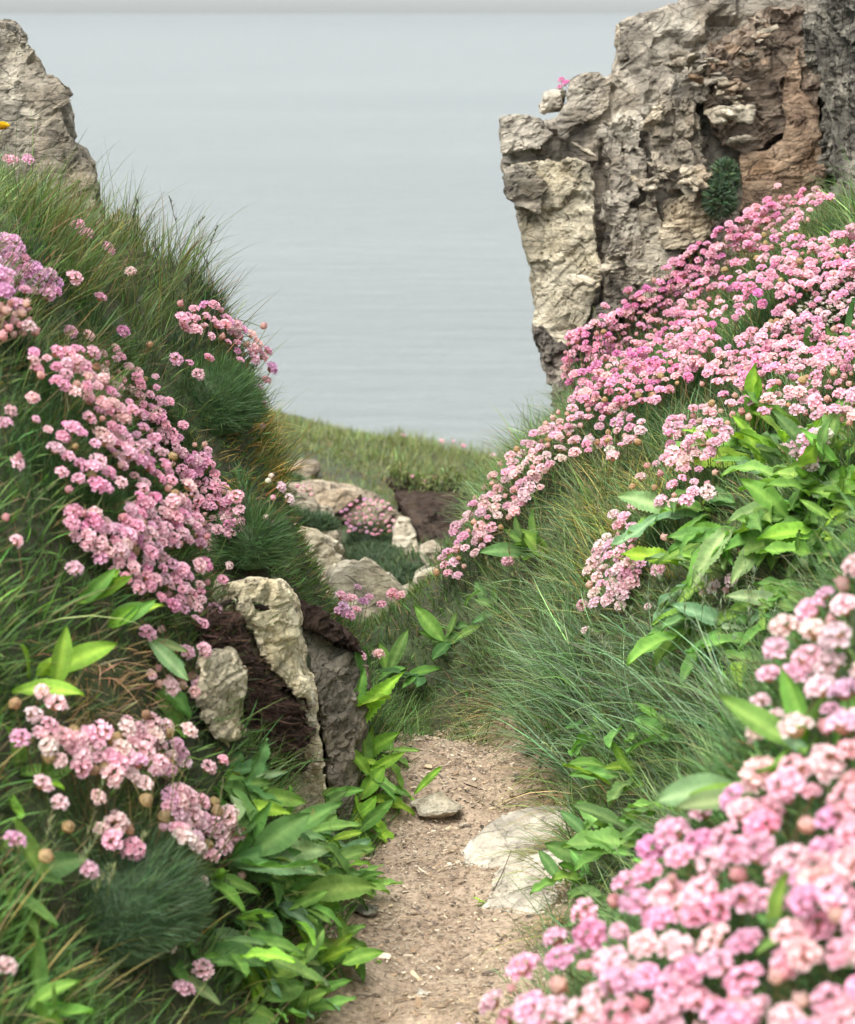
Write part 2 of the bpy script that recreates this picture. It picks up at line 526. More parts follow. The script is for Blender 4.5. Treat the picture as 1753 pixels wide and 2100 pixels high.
# ------------------------------------------------------------------ path
py = np.arange(1.0, 4.36, 0.008); pt = np.linspace(0, 1, 64)
pl, pr = path_edge(py)
PX = (pl - 0.05)[:, None] + (pr - pl + 0.1)[:, None] * pt[None]
PX = PX + 0.02 * fbm(np.stack([0 * PX, py[:, None] * 9 + 0 * PX, 0 * PX], -1).reshape(-1, 3), 3, 5).reshape(PX.shape)
PYY = py[:, None] + 0 * PX
q = np.stack([PX, PYY, 0 * PX], -1).reshape(-1, 3)
edge = np.minimum(pt, 1 - pt)[None]
PZ = ground(PX, PYY) + 0.008 - 0.03 * np.clip(1 - edge / 0.1, 0, 1) ** 2 + 0.006 * fbm(q * 40, 4, 21).reshape(PX.shape) + 0.007 * fbm(q * 9, 3, 22).reshape(PX.shape)
tag(link('path', grid_mesh('path', PX, PYY, PZ, M_PATH)), 'narrow trodden brown earth path between the flowering banks', 'path', kind='structure')


def path_z(x, y):
    return ground(x, y) + 0.008


# ------------------------------------------------------------------ rocks
def remeshed(V, faces, voxel, smooth_it):
    me = bpy.data.meshes.new('tmp')
    me.from_pydata([tuple(v) for v in V], [], [tuple(f) for f in faces])
    bm = bmesh.new(); bm.from_mesh(me)
    bmesh.ops.triangulate(bm, faces=bm.faces[:])
    bmesh.ops.recalc_face_normals(bm, faces=bm.faces[:])
    bm.to_mesh(me); bm.free()
    o = bpy.data.objects.new('tmp', me); COL.objects.link(o)
    md = o.modifiers.new('r', 'REMESH'); md.mode = 'VOXEL'; md.voxel_size = voxel
    ms = o.modifiers.new('s', 'SMOOTH'); ms.factor = 0.5; ms.iterations = smooth_it
    ev = o.evaluated_get(bpy.context.evaluated_depsgraph_get())
    me2 = bpy.data.meshes.new_from_object(ev)
    bpy.data.objects.remove(o); bpy.data.meshes.remove(me)
    return me2


def rotm(ax, ay, az):
    return np.array(Matrix.Rotation(az, 3, 'Z') @ Matrix.Rotation(ay, 3, 'Y') @ Matrix.Rotation(ax, 3, 'X'))


def fracture(me, cell=0.12, amp=0.02, crack=0.012, anis=(1, 1, 2.2), rot=(0.2, 0.3, 0.1), fine=0.003, seed=0, sub=0.4, bed=0.03, bamp=0.0045, chis=0.75):
    n = len(me.vertices)
    V = np.empty(n * 3, np.float32); me.vertices.foreach_get('co', V); V = V.reshape(-1, 3).astype(float)
    NR = np.empty(n * 3, np.float32); me.vertex_normals.foreach_get('vector', NR); NR = NR.reshape(-1, 3).astype(float)
    rg = np.random.default_rng(seed + 100)
    Rm = rotm(*rot)
    D = np.zeros(n)
    amp *= 0.6; crack *= 0.7
    for lvl, (cs, am, cr) in enumerate(((cell, amp, crack), (cell * sub, amp * 0.25, crack * 0.5))):
        Q = (V @ Rm.T) * np.array(anis) / cs
        Q = Q + 0.35 * np.stack([fbm(V / cs * 1.3 + 5 * k, 3, seed + k) for k in range(3)], -1)
        i0 = np.floor(Q).astype(np.int64)
        f1 = np.full(n, 9.0); f2 = np.full(n, 9.0); off = np.zeros(n)
        for dx in (-1, 0, 1):
            for dy in (-1, 0, 1):
                for dz in (-1, 0, 1):
                    c = i0 + np.array([dx, dy, dz])
                    s = seed * 7 + lvl * 31
                    pt_ = c + 0.5 + 0.45 * np.stack([_h(c[:, 0], c[:, 1], c[:, 2], s + k) for k in range(3)], -1)
                    dd = Q - pt_
                    ds = np.sqrt((dd ** 2).sum(-1))
                    val = _h(c[:, 0], c[:, 1], c[:, 2], s + 5)
                    tl = np.stack([_h(c[:, 0], c[:, 1], c[:, 2], s + 6 + k) for k in range(3)], -1)
                    val = val + 1.1 * (dd * tl).sum(-1)
                    m = ds < f1
                    f2 = np.where(m, f1, np.minimum(f2, ds))
                    off = np.where(m, val, off)
                    f1 = np.where(m, ds, f1)
        D += am * off - cr * np.clip(1 - (f2 - f1) / 0.07, 0, 1)
    # bedding: thin layers that stand proud of or back from each other, broken along their length
    f = (V @ Rm.T)[:, 2] / bed + 1.6 * fbm(V * 5, 3, seed + 12)
    lay = np.floor(f)
    brk = np.floor((V @ Rm.T)[:, 0] / (bed * 4) + 0.9 * fbm(V * 9, 2, seed + 14) + _h(lay, lay, lay, seed))
    D += bamp * _h(lay, brk, 0 * lay, seed + 13)
    D += fine * fbm(V * 30, 4, seed + 3, 0.6)
    V = V + NR * D[:, None]
    V0 = V.copy()
    cap = min(0.3 * cell, 0.14 * float((V.max(0) - V.min(0)).min())) * chis
    # chisel: break local lumps back to flat joint faces
    jn = np.concatenate([Rm, -Rm, [Rm[0] * .8 + Rm[2] * .6, Rm[2] * .7 - Rm[1] * .7, -Rm[0] * .6 + Rm[2] * .8, -Rm[1] * .8 + Rm[0] * .6, -Rm[1] * .8 - Rm[0] * .6]])
    for q_ in range(int(np.clip(n / 60, 25, 260))):
        i_ = rg.integers(n); p0 = V[i_].copy()
        nn = jn[rg.integers(len(jn))]
        if nn @ NR[i_] < 0.25: nn = NR[i_]
        nn = nn + rg.normal(0, 0.14, 3); nn /= np.linalg.norm(nn)
        rad_ = cell * rg.uniform(0.3, 1.1); dep = rad_ * rg.uniform(-0.04, 0.05)
        w_ = V - p0
        m = (np.abs(w_ * np.array([1, 1, 1])).max(-1) < rad_)
        hgt = w_[m] @ nn + dep
        V[m] -= nn * np.clip(hgt, 0, 0.25 * rad_)[:, None]
    ero = V - V0
    el_ = np.linalg.norm(ero, axis=1, keepdims=True) + 1e-9
    V = V0 + ero * np.minimum(1, cap / el_)
    V += NR * (0.5 * fine * fbm(V * 60, 3, seed + 30, 0.7))[:, None]
    me.vertices.foreach_set('co', V.astype(np.float32).ravel())
    me.update()
    return V


def finish_rock(name, me, material, parent, color, flat=True):
    me.materials.clear(); me.materials.append(material)
    me.polygons.foreach_set('use_smooth', np.full(len(me.polygons), not flat, bool))
    me.name = name
    o = link(name, me, parent)
    if color: o.color = (*color, 1)
    return o


def traced(name, pix, d, thick, material, parent=None, voxel=0.012, smooth_it=3, seed=1, color=None, back=None, flat=True, grow=1.03, **kw):
    """a rock whose face outline is read from the photo, set at its own distance, with real thickness"""
    n = len(pix)
    ds = d if hasattr(d, '__len__') else [d] * n
    front = [P(u, v, dd) for (u, v), dd in zip(pix, ds)]
    cu, cv = np.mean([q_[0] for q_ in pix]), np.mean([q_[1] for q_ in pix])
    pix = [(cu + (u - cu) * grow, cv + (v - cv) * grow) for u, v in pix]
    front = [P(u, v, dd) for (u, v), dd in zip(pix, ds)]
    V = front + [P(cu + (u - cu) * 0.95, cv + (v - cv) * 0.95, dd + thick) for (u, v), dd in zip(pix, ds)]
    faces = [list(range(n)), list(range(2 * n - 1, n - 1, -1))] + [[i, i + n, (i + 1) % n + n, (i + 1) % n] for i in range(n)]
    me = remeshed(V, faces, voxel, smooth_it)
    V = fracture(me, seed=seed, **kw)
    par = parent
    if parent is not None:
        off = np.array(parent.location)
        me.vertices.foreach_set('co', (V - off).astype(np.float32).ravel()); me.update()
        return finish_rock(name, me, material, par, color, flat)
    base = V.mean(0); base[2] = V[:, 2].min()
    me.vertices.foreach_set('co', (V - base).astype(np.float32).ravel()); me.update()
    o = finish_rock(name, me, material, None, color, flat)
    o.location = base
    return o


def boulder(name, c, size, material, parent=None, voxel=0.012, seed=1, rot=(0, 0, 0), color=None, npts=16, smooth_it=2, flat=False, **kw):
    rg = np.random.default_rng(seed)
    p = rg.normal(size=(npts, 3)); p /= np.linalg.norm(p, axis=1)[:, None]
    p *= rg.uniform(0.85, 1.1, (npts, 1))
    bm = bmesh.new()
    for a in p: bm.verts.new(a)
    r_ = bmesh.ops.convex_hull(bm, input=bm.verts[:])
    bmesh.ops.delete(bm, geom=list({e for e in r_['geom_interior'] + r_['geom_unused'] if isinstance(e, bmesh.types.BMVert)}), context='VERTS')
    bm.verts.index_update()
    V = np.array([v.co[:] for v in bm.verts]) * np.array(size) @ rotm(*rot).T
    faces = [[v.index for v in f.verts] for f in bm.faces]
    bm.free()
    me = remeshed(V, faces, voxel, smooth_it)
    fracture(me, seed=seed, **kw)
    o = finish_rock(name, me, material, parent, color, flat)
    o.location = np.array(c) - (np.array(parent.location) if parent else 0)
    return o


def z2(pts):      # read from an enlarged view of the right-hand outcrop
    return [(973.9 + x * 0.4444, y * 0.4444) for x, y in pts]


# --- right outcrop
CL = thing('rock_outcrop', (0.55, 6.2, 0.2), 'tall weathered grey and brown rock outcrop above the right hand bank of pink thrift', 'rock')
traced('rock_mass', z2([(170, 760), (200, 640), (330, 600), (420, 560), (560, 420), (640, 330), (700, 120), (900, 40), (1200, -160), (1850, -260), (1950, 1600), (1500, 1750), (900, 1900), (600, 2050), (420, 2050), (300, 1200)]),
       6.06, 1.0, M_CLIFF, CL, 0.014, 1, 3, cell=0.16, amp=0.035, crack=0.01, rot=(0.2, 0.1, 0.3), anis=(1.6, 1, 1.2))
traced('rock_block', z2([(640, 90), (760, 40), (960, 0), (1110, -40), (1115, 150), (1000, 195), (860, 262), (640, 312)]), 6.1, 0.5, M_CLIFF, CL, 0.008, 1, 5, cell=0.2, amp=0.012, crack=0.008, fine=0.004)
traced('rock_block', z2([(640, 312), (860, 265), (960, 300), (930, 420), (800, 500), (650, 500), (635, 400)]), 6.12, 0.4, M_CLIFF, CL, 0.008, 1, 6, cell=0.1, amp=0.02)
traced('rock_block', z2([(365, 570), (430, 470), (440, 360), (490, 325), (590, 325), (640, 380), (645, 500), (560, 555), (525, 600), (470, 600), (415, 670), (385, 660)]), 6.02, 0.45, M_CLIFF, CL, 0.008, 1, 7, cell=0.18, amp=0.012, crack=0.008)
traced('rock_block', z2([(318, 430), (350, 408), (405, 410), (415, 470), (400, 505), (310, 520)]), 6.15, 0.3, M_CLIFF, CL, 0.008, 1, 8, cell=0.12, amp=0.01)
traced('rock_block', z2([(103, 540), (200, 516), (330, 530), (352, 580), (382, 640), (335, 690), (290, 702), (118, 725)]), 6.0, 0.5, M_CLIFF, CL, 0.008, 1, 9, cell=0.14, amp=0.012, crack=0.012, rot=(0, 0.9, 0))
traced('rock_face', z2([(120, 722), (330, 694), (400, 715), (480, 700), (560, 750), (590, 900), (580, 1080), (600, 1280), (560, 1400), (420, 1600), (330, 1700), (285, 1640), (262, 1575), (245, 1480), (232, 1250), (190, 1120), (150, 950)]),
       [5.98] * 3 + [5.9] * 7 + [6.0] * 7, 0.6, M_PALE, CL, 0.008, 1, 10, (0.72, 0.69, 0.63), cell=0.16, amp=0.018, crack=0.012, anis=(1, 1, 1.6), rot=(0.2, 0.5, 0.1))
traced('rock_ledge', z2([(150, 760), (210, 740), (330, 860), (300, 1000), (180, 980), (140, 880)]), 5.95, 0.2, M_GREYROCK, CL, 0.008, 1, 11, (0.7, 0.68, 0.64), cell=0.1, amp=0.016)
traced('rock_column', z2([(540, 600), (570, 540), (640, 515), (740, 480), (790, 560), (780, 720), (760, 900), (700, 960), (620, 930), (590, 800), (550, 690)]), 5.96, 0.5, M_CLIFF, CL, 0.008, 1, 12, cell=0.09, amp=0.024, crack=0.014, anis=(2, 1, 1))
traced('rock_column', z2([(590, 900), (700, 930), (760, 960), (800, 1200), (800, 1330), (700, 1420), (560, 1480), (590, 1200)]), 5.93, 0.5, M_CLIFF, CL, 0.008, 1, 13, cell=0.08, amp=0.026, crack=0.014, anis=(2.2, 1, 1))
traced('rock_column', z2([(770, 560), (860, 420), (950, 450), (1040, 460), (1100, 640), (1110, 780), (980, 900), (860, 880), (780, 760)]), 5.9, 0.5, M_CLIFF, CL, 0.008, 1, 14, (1.06, 1.04, 1.0), cell=0.1, amp=0.028, crack=0.016, anis=(1.8, 1, 1))
traced('rock_block', z2([(860, 400), (900, 330), (980, 270), (1080, 230), (1130, 330), (1060, 470), (960, 470), (880, 480)]), 5.92, 0.4, M_CLIFF, CL, 0.008, 1, 15, cell=0.08, amp=0.03, crack=0.016)
traced('rock_block', z2([(840, 1010), (880, 920), (960, 880), (1080, 890), (1110, 990), (1090, 1100), (960, 1180), (850, 1150)]), 5.84, 0.4, M_CLIFF, CL, 0.008, 1, 16, (1.1, 1.04, 0.92), cell=0.14, amp=0.02)
traced('rock_column', z2([(770, 960), (850, 940), (870, 1150), (960, 1180), (900, 1330), (760, 1400)]), 5.88, 0.4, M_GREYROCK, CL, 0.008, 1, 17, (1.1, 1.08, 1.0), cell=0.07, amp=0.024, anis=(2.2, 1, 1))
traced('red_shale_face', z2([(1080, 240), (1200, 150), (1330, 60), (1500, 20), (1570, 160), (1590, 500), (1560, 640), (1420, 640), (1300, 700), (1180, 700), (1090, 600), (1050, 420)]), 5.95, 0.5, M_RED, CL, 0.008, 1, 18, (0.95, 0.97, 0.97), cell=0.07, amp=0.022, crack=0.01, anis=(1, 1, 1.7))
traced('orange_earth_face', z2([(1200, 690), (1330, 680), (1420, 600), (1440, 300), (1520, 180), (1560, 300), (1590, 560), (1630, 760), (1600, 1250), (1400, 1350), (1190, 1350)]), 5.9, 0.5, M_RED, CL, 0.008, 1, 19, (1.2, 1.12, 1.02), cell=0.2, amp=0.016, crack=0.006)
traced('dark_rock_wall', z2([(1560, 90), (1620, 0), (1700, -80), (2000, -120), (2050, 1400), (1830, 1400), (1760, 1100), (1715, 900), (1650, 760), (1605, 560), (1620, 430), (1570, 260)]), [5.6] * 3 + [5.3] * 3 + [5.45] + [5.6] * 5, 0.6, M_DARKROCK, CL, 0.008, 1, 20, (1.1, 1.06, 0.98), cell=0.09, amp=0.04, crack=0.02, anis=(2.2, 1, 0.8), rot=(0.1, 0.25, 0.2), chis=0.9)
traced('rock_foot', z2([(262, 1500), (330, 1470), (420, 1600), (480, 1700), (500, 1950), (400, 1980), (335, 1780), (285, 1620)]), 5.86, 0.5, M_DARKROCK, CL, 0.008, 1, 21, (1.1, 1.0, 0.95), cell=0.1, amp=0.02)
# rubble wedged on the ledges
rb = random.Random(4)
for (x, y, n, sx, sy, dd) in ((860, 790, 22, 75, 42, 5.86), (640, 1220, 16, 60, 35, 5.86), (1180, 430, 34, 110, 150, 5.88), (940, 300, 12, 90, 60, 5.86), (1300, 200, 18, 110, 90, 5.88), (1030, 850, 16, 70, 40, 5.8)):
    for k in range(n):
        uu, vv = z2([(x + rb.gauss(0, sx * 0.6), y + rb.gauss(0, sy * 0.6))])[0]
        s = rb.uniform(0.012, 0.036)
        boulder('rubble_stone', P(uu, vv, dd + rb.uniform(-0.02, 0.05)), (s * rb.uniform(1, 1.8), s, s * rb.uniform(0.35, 0.7)), M_RED if (x > 1100 and rb.random() < 0.6) else M_CLIFF, CL, 0.008, 300 + k + x, (rb.uniform(-.5, .5), rb.uniform(-.5, .5), rb.uniform(0, 3)),
                (1.15, 1.12, 1.05), 10, 1, True, cell=0.06, amp=0.003, crack=0.0, fine=0.002)
for (x, y, sx, sy) in ((500, 1300, 0.06, 0.032), (510, 680, 0.05, 0.02), (950, 300, 0.05, 0.03), (1200, 520, 0.085, 0.035), (830, 860, 0.05, 0.02), (810, 910, 0.016, 0.02), (1110, 540, 0.04, 0.03), (720, 1330, 0.03, 0.03)):
    uu, vv = z2([(x, y)])[0]
    boulder('ledge_stone', P(uu, vv, 5.89), (sx, 0.05, sy), M_CLIFF, CL, 0.008, int(x), (0.1, 0.4 if x < 700 else 0.1, 0.2), (1.25, 1.22, 1.15), 12, 2, cell=0.08, amp=0.006, crack=0.003, fine=0.003)

# --- left outcrop
lo = traced('rock_outcrop', [(-350, 60), (-150, 20), (0, 38), (28, 40), (50, 62), (82, 98), (100, 130), (132, 190), (150, 240), (165, 290), (188, 300), (194, 330), (206, 380), (222, 440), (260, 520), (200, 640), (-100, 640), (-350, 500)],
            [5.1] * 3 + [5.0] * 15, 0.55, M_GREYROCK, None, 0.009, 4, 31, (0.9, 0.88, 0.84), cell=0.2, amp=0.02, crack=0.01, anis=(2.0, 1, 0.8), rot=(0.1, -0.45, 0.1), chis=0.35)
tag(lo, 'leaning grey rock spur rising behind the grassy left bank', 'rock')
lo2 = traced('boulder', [(215, 440), (255, 425), (290, 440), (300, 480), (330, 560), (260, 640), (200, 600)], 5.05, 0.25, M_GREYROCK, None, 0.009, 4, 32, (0.95, 1.0, 0.9), cell=0.1, amp=0.012)
tag(lo2, 'small lichen covered rock behind tall grass at the foot of the left spur', 'rock')

# --- slab beside the path on the left
SL = thing('slab_rock', tuple(P(600, 1500, 3.9)), 'long pale cracked slab rock leaning beside the path under the left bank', 'rock')
traced('slab', [(440, 1195), (500, 1185), (570, 1188), (600, 1225), (612, 1300), (640, 1440), (662, 1580), (684, 1720), (640, 1700), (560, 1640), (470, 1560), (420, 1480), (400, 1380)],
       [3.46, 3.58, 3.70, 3.74, 3.76, 3.77, 3.80, 3.84, 3.72, 3.52, 3.30, 3.20, 3.22], 0.22, M_PALE, SL, 0.006, 4, 41, (1.15, 1.08, 0.94), cell=0.14, amp=0.012, crack=0.01, anis=(1, 1, 1.4), rot=(0, 0.7, 0), fine=0.003, chis=0.3)
traced('slab_plate', [(616, 1255), (640, 1272), (700, 1300), (738, 1338), (756, 1430), (745, 1520), (725, 1630), (700, 1730), (676, 1580), (650, 1440), (624, 1310)],
       [3.96, 4.01, 4.08, 4.12, 4.14, 4.08, 4.02, 3.97, 3.93, 3.92, 3.94], 0.2, M_GREYROCK, SL, 0.006, 4, 42, (0.68, 0.65, 0.6), cell=0.16, amp=0.012, crack=0.008, anis=(1, 1, 3), rot=(0.1, 0.6, 0), fine=0.003, chis=0.3)
traced('slab_chip', [(470, 1200), (545, 1188), (592, 1215), (608, 1275), (620, 1340), (638, 1440), (610, 1425), (572, 1390), (536, 1350), (515, 1285), (480, 1240)], [3.44, 3.52, 3.58, 3.6, 3.62, 3.64, 3.6, 3.54, 3.5, 3.48, 3.44], 0.1, M_PALE, SL, 0.005, 4, 43, (1.3, 1.22, 1.02), cell=0.12, amp=0.008, crack=0.01, fine=0.002, chis=0.3)
traced('slab_chip', [(415, 1340), (470, 1330), (500, 1380), (498, 1450), (490, 1510), (440, 1520), (405, 1440)], [3.2, 3.28, 3.32, 3.32, 3.3, 3.2, 3.16], 0.12, M_PALE, SL, 0.005, 4, 44, (1.1, 1.04, 0.92), cell=0.1, amp=0.01, crack=0.008, fine=0.002, chis=0.3)
traced('slab_chip', [(560, 1290), (606, 1300), (632, 1430), (640, 1490), (610, 1440), (570, 1380)], 3.68, 0.08, M_PALE, SL, 0.005, 4, 45, (0.95, 0.92, 0.84), cell=0.08, amp=0.008, crack=0.008, fine=0.002, chis=0.3)

traced('soil_cap', [(618, 1240), (650, 1250), (695, 1280), (730, 1315), (742, 1340), (700, 1328), (645, 1298), (620, 1275)], [3.95, 3.97, 4.02, 4.06, 4.1, 4.02, 3.95, 3.92], 0.25, M_PEAT, SL, 0.006, 2, 46, None, cell=0.04, amp=0.01, crack=0.006, fine=0.005, chis=0.3)

# --- stones on and in the path
st1 = boulder('flat_stone', (*P(905, 1678, 1)[:0],) or (P(905, 1675, 4.06)), (0.066, 0.04, 0.032), M_PALE, None, 0.003, 52, (0.15, 0.12, -0.25), (0.85, 0.82, 0.78), 14, 2, cell=0.05, amp=0.002, crack=0.001, fine=0.0015, chis=0.3)
p0 = hit(905, 1686); st1.location = (p0[0], p0[1], path_z(p0[0], p0[1]) + 0.014)
tag(st1, 'small flat grey stone lying alone on the earth path', 'stone')
p0 = hit(1090, 1775)
st2 = boulder('embedded_stone', (p0[0] + 0.02, p0[1] + 0.0, path_z(p0[0], p0[1]) - 0.012), (0.215, 0.22, 0.036), M_WHITE, None, 0.005, 61, (0.08, -0.16, 0.35), None, 26, 8, cell=0.2, amp=0.006, crack=0.002, fine=0.002, chis=0.25)
tag(st2, 'large smooth whitish stone embedded in the right edge of the path', 'stone')
p0 = hit(1120, 1815)
st3 = boulder('embedded_stone', (p0[0] + 0.02, p0[1], path_z(p0[0], p0[1]) - 0.01), (0.15, 0.13, 0.03), M_WHITE, None, 0.005, 64, (0.05, -0.14, 0.2), None, 24, 8, cell=0.2, amp=0.004, crack=0.001, fine=0.002, chis=0.25)
tag(st3, 'lower whitish stone in front of the large embedded stone', 'stone')
for k, (u, v, s, lab) in enumerate(((955, 1632, 0.016, 'dark little stone behind the flat grey stone on the path'), (742, 1880, 0.035, 'brown stone at the left path edge under green leaves'),
                                    (1085, 1555, 0.03, 'half hidden stone under the overhanging grass where the path bends'), (860, 2050, 0.022, 'thin pale stone flush in the near path'),
                                    (1090, 1890, 0.014, 'small pale stone beside the lower embedded stone'), (1058, 1606, 0.012, 'tiny dark stone near the twig on the path'))):
    p0 = hit(u, v)
    o = boulder('small_stone', (p0[0], p0[1], path_z(p0[0], p0[1]) + s * 0.12), (s, s * 0.8, s * 0.42), M_GREYROCK if k != 3 else M_PALE, None, 0.003, 70 + k, (0.1, 0.1, k), None, 12, 2, cell=0.05, amp=0.002, crack=0.0, fine=0.001)
    tag(o, lab, 'stone')

# --- rocks of the hollow and knoll beyond
BG = [
    ('rock_slab', [(545, 985), (600, 1000), (690, 1040), (705, 1130), (700, 1230), (640, 1260), (560, 1200), (540, 1080)], 6.9, 0.9, M_GREYROCK, (1.15, 1.1, 0.98), 'broad grey brown rock slab beyond the leaning slab by the path'),
    ('rock_slab', [(672, 1165), (740, 1142), (800, 1170), (845, 1220), (880, 1245), (880, 1330), (760, 1330), (672, 1310)], 5.85, 0.7, M_PALE, (0.85, 0.83, 0.78), 'pale rounded rock behind the small pink thrift tuft at the path bend'),
    ('rock_slab', [(845, 1182), (885, 1160), (945, 1170), (965, 1195), (930, 1320), (850, 1320)], 5.75, 0.7, M_PALE, (0.85, 0.84, 0.8), 'pale rock stub at the foot of the right grass bank in the hollow'),
    ('rock_slab', [(802, 1090), (820, 1062), (845, 1066), (862, 1110), (872, 1150), (850, 1160), (812, 1130)], 7.4, 0.5, M_WHITE, (0.95, 0.93, 0.86), 'small whitish pointed rock below the dark hollow'),
    ('rock_slab', [(560, 985), (640, 985), (720, 1000), (780, 1020), (850, 1085), (860, 1130), (790, 1120), (720, 1070), (620, 1060), (560, 1040)], 8.0, 0.9, M_GREYROCK, (1.12, 1.02, 0.9), 'long brown rock ledge under the knoll with thrift growing on it'),
    ('rock_slab', [(575, 1075), (640, 1085), (700, 1120), (715, 1180), (690, 1240), (620, 1230), (570, 1160)], 6.4, 0.5, M_PALE, (0.9, 0.86, 0.78), 'tilted pale slab stepping down below the broad grey slab'),
    ('rock_slab', [(860, 1120), (890, 1110), (920, 1135), (915, 1175), (870, 1180)], 6.9, 0.3, M_GREYROCK, (1.2, 1.15, 1.05), 'small grey stone block below the dark hollow'),
    ('boulder', [(590, 965), (610, 950), (650, 945), (665, 965), (640, 985), (595, 985)], 9.6, 0.3, M_GREYROCK, (1.05, 0.95, 0.85), 'low grey boulder on bare earth beneath the knoll grass'),
]
for k, (nm, px_, d, th_, m_, c_, lab) in enumerate(BG):
    o = traced(nm, px_, d, th_, m_, None, 0.016, 4, 80 + k, c_, (0, 0.96, -0.1), cell=0.25, amp=0.025, crack=0.015, rot=(0, 0.5, 0), chis=0.35)
    tag(o, lab, 'rock')
# eroded earth bank under the knoll, hollow's shade put into its soil colour
hb = traced('earth_bank', [(800, 985), (870, 990), (950, 995), (1010, 990), (1080, 1000), (1090, 1120), (980, 1180), (900, 1170), (850, 1090)], [8.3] * 5 + [7.5] * 4, 0.9, M_SHADED_SOIL, None, 0.016, 2, 90, (0.9, 0.85, 0.8), None, cell=0.1, amp=0.02, crack=0.012, chis=0.4)
tag(hb, 'eroded earth bank coloured dark as the shaded hollow beneath overhanging knoll turf', 'earth bank')
#VEG
# ------------------------------------------------------------------ blades of grass
def blades(base, heading, length, width, th0, th1, c0, c1, nseg=4, tilt=None, twist=None):
    """curved tapering strips; th0/th1 = lean from the up axis at root and tip"""
    n = len(base)
    up = np.tile([0, 0, 1.0], (n, 1)) if tilt is None else tilt
    hd = np.stack([np.cos(heading), np.sin(heading), 0 * heading], -1)
    hd = hd - (hd * up).sum(-1, keepdims=True) * up
    hd /= np.linalg.norm(hd, axis=1, keepdims=True) + 1e-9
    sd = np.cross(up, hd)
    if twist is not None:
        sd = sd * np.cos(twist)[:, None] + up * (0.6 * np.sin(twist))[:, None]
    V = np.empty((n, 2 * nseg + 1, 3)); C = np.empty((n, 2 * nseg + 1, 3))
    p = base.copy()
    for k in range(nseg):
        t = k / nseg
        wd = width * (1 - t ** 1.6) * (0.7 if k == 0 else 1)
        V[:, 2 * k] = p - sd * (wd / 2)[:, None]; V[:, 2 * k + 1] = p + sd * (wd / 2)[:, None]
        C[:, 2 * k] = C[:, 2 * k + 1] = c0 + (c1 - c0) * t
        th = th0 + (th1 - th0) * (k + 0.5) / nseg
        p = p + (length / nseg)[:, None] * (np.cos(th)[:, None] * up + np.sin(th)[:, None] * hd)
    V[:, -1] = p; C[:, -1] = c1
    o = (np.arange(n) * (2 * nseg + 1))[:, None]
    lp = []; tt = []
    for k in range(nseg - 1):
        lp.append(o + np.array([2 * k, 2 * k + 1, 2 * k + 3, 2 * k + 2])); tt.append(4)
    lp.append(o + np.array([2 * nseg - 2, 2 * nseg - 1, 2 * nseg])); tt.append(3)
    loops = np.concatenate(lp, 1).ravel()
    tot = np.tile(tt, n)
    return V.reshape(-1, 3), loops, tot, C.reshape(-1, 3)


def join_blades(parts):
    Vs, Ls, Ts, Cs, off = [], [], [], [], 0
    for V, L, T, C in parts:
        Vs.append(V); Ls.append(L + off); Ts.append(T); Cs.append(C); off += len(V)
    T = np.concatenate(Ts)
    return np.concatenate(Vs), np.concatenate(Ls), np.r_[0, np.cumsum(T)[:-1]], T, np.concatenate(Cs)


def vary(c, n, amt=0.25, hue=0.12):
    c = np.asarray(c, float)
    k = np.exp(rng.normal(0, amt, (n, 1)))
    return np.clip(c * k * (1 + rng.normal(0, hue, (n, 3))), 0.004, 0.9)


ROCKZ = [[(470, 1200), (575, 1185), (630, 1240), (720, 1340), (680, 1680), (580, 1600), (470, 1480)]]
BARE = [[(520, 925), (640, 930), (720, 960), (760, 1000), (560, 990)], [(540, 985), (700, 1010), (850, 1085), (860, 1130), (705, 1130), (700, 1230), (560, 1200)],
        [(690, 1160), (910, 1160), (905, 1290), (690, 1290)], [(850, 1000), (1000, 990), (980, 1140), (880, 1130)], [(60, 640), (240, 610), (260, 690), (130, 720)]]
YEL = [(370, 850), (570, 850), (580, 1010), (500, 1030), (400, 960)]
STRAW = [(80, 1320), (300, 1320), (330, 1460), (260, 1560), (90, 1540)]
RSTRAW = [(820, 1500), (870, 1400), (1010, 1400), (1080, 1500), (1200, 1640), (1180, 1760), (1200, 1900), (1150, 1920), (1090, 1700), (1060, 1540)]
RLONG = [(1150, 1330), (1560, 1300), (1560, 1560), (1300, 1560), (1190, 1640), (1100, 1500)]


EXM = np.zeros_like(GZ)
def exclude(x, y, r, a=1.0):
    i0, i1 = int((x - r - GX0) / GS), int((x + r - GX0) / GS) + 2
    j0, j1 = int((y - r - GY0) / GS), int((y + r - GY0) / GS) + 2
    i0, j0 = max(i0, 0), max(j0, 0)
    w_ = EXM[j0:j1, i0:i1]
    np.maximum(w_, a * (((GXX[j0:j1, i0:i1] - x) ** 2 + (GYY[j0:j1, i0:i1] - y) ** 2) < r * r), out=w_)


def exlook(x, y):
    return EXM[np.clip(((y - GY0) / GS).astype(int), 0, len(gy) - 1), np.clip(((x - GX0) / GS).astype(int), 0, len(gx) - 1)]


def tufts(n, x0, x1, y0, y1, per, spread):
    cx = rng.uniform(x0, x1, 4 * n); cy = rng.uniform(y0, y1, 4 * n)
    a_, b_ = grad(cx, cy)
    k_ = rng.random(4 * n) < np.clip(np.sqrt(1 + a_ ** 2 + b_ ** 2), 1, 3.4) / 3.4
    cx, cy = cx[k_][:int(1.5 * n)], cy[k_][:int(1.5 * n)]; n = len(cx)
    x = np.repeat(cx, per) + rng.normal(0, spread, n * per)
    y = np.repeat(cy, per) + rng.normal(0, spread, n * per)
    out = np.arctan2(y - np.repeat(cy, per), x - np.repeat(cx, per))
    seed_ = np.repeat(rng.uniform(0, 1, n), per)
    return x, y, out, seed_


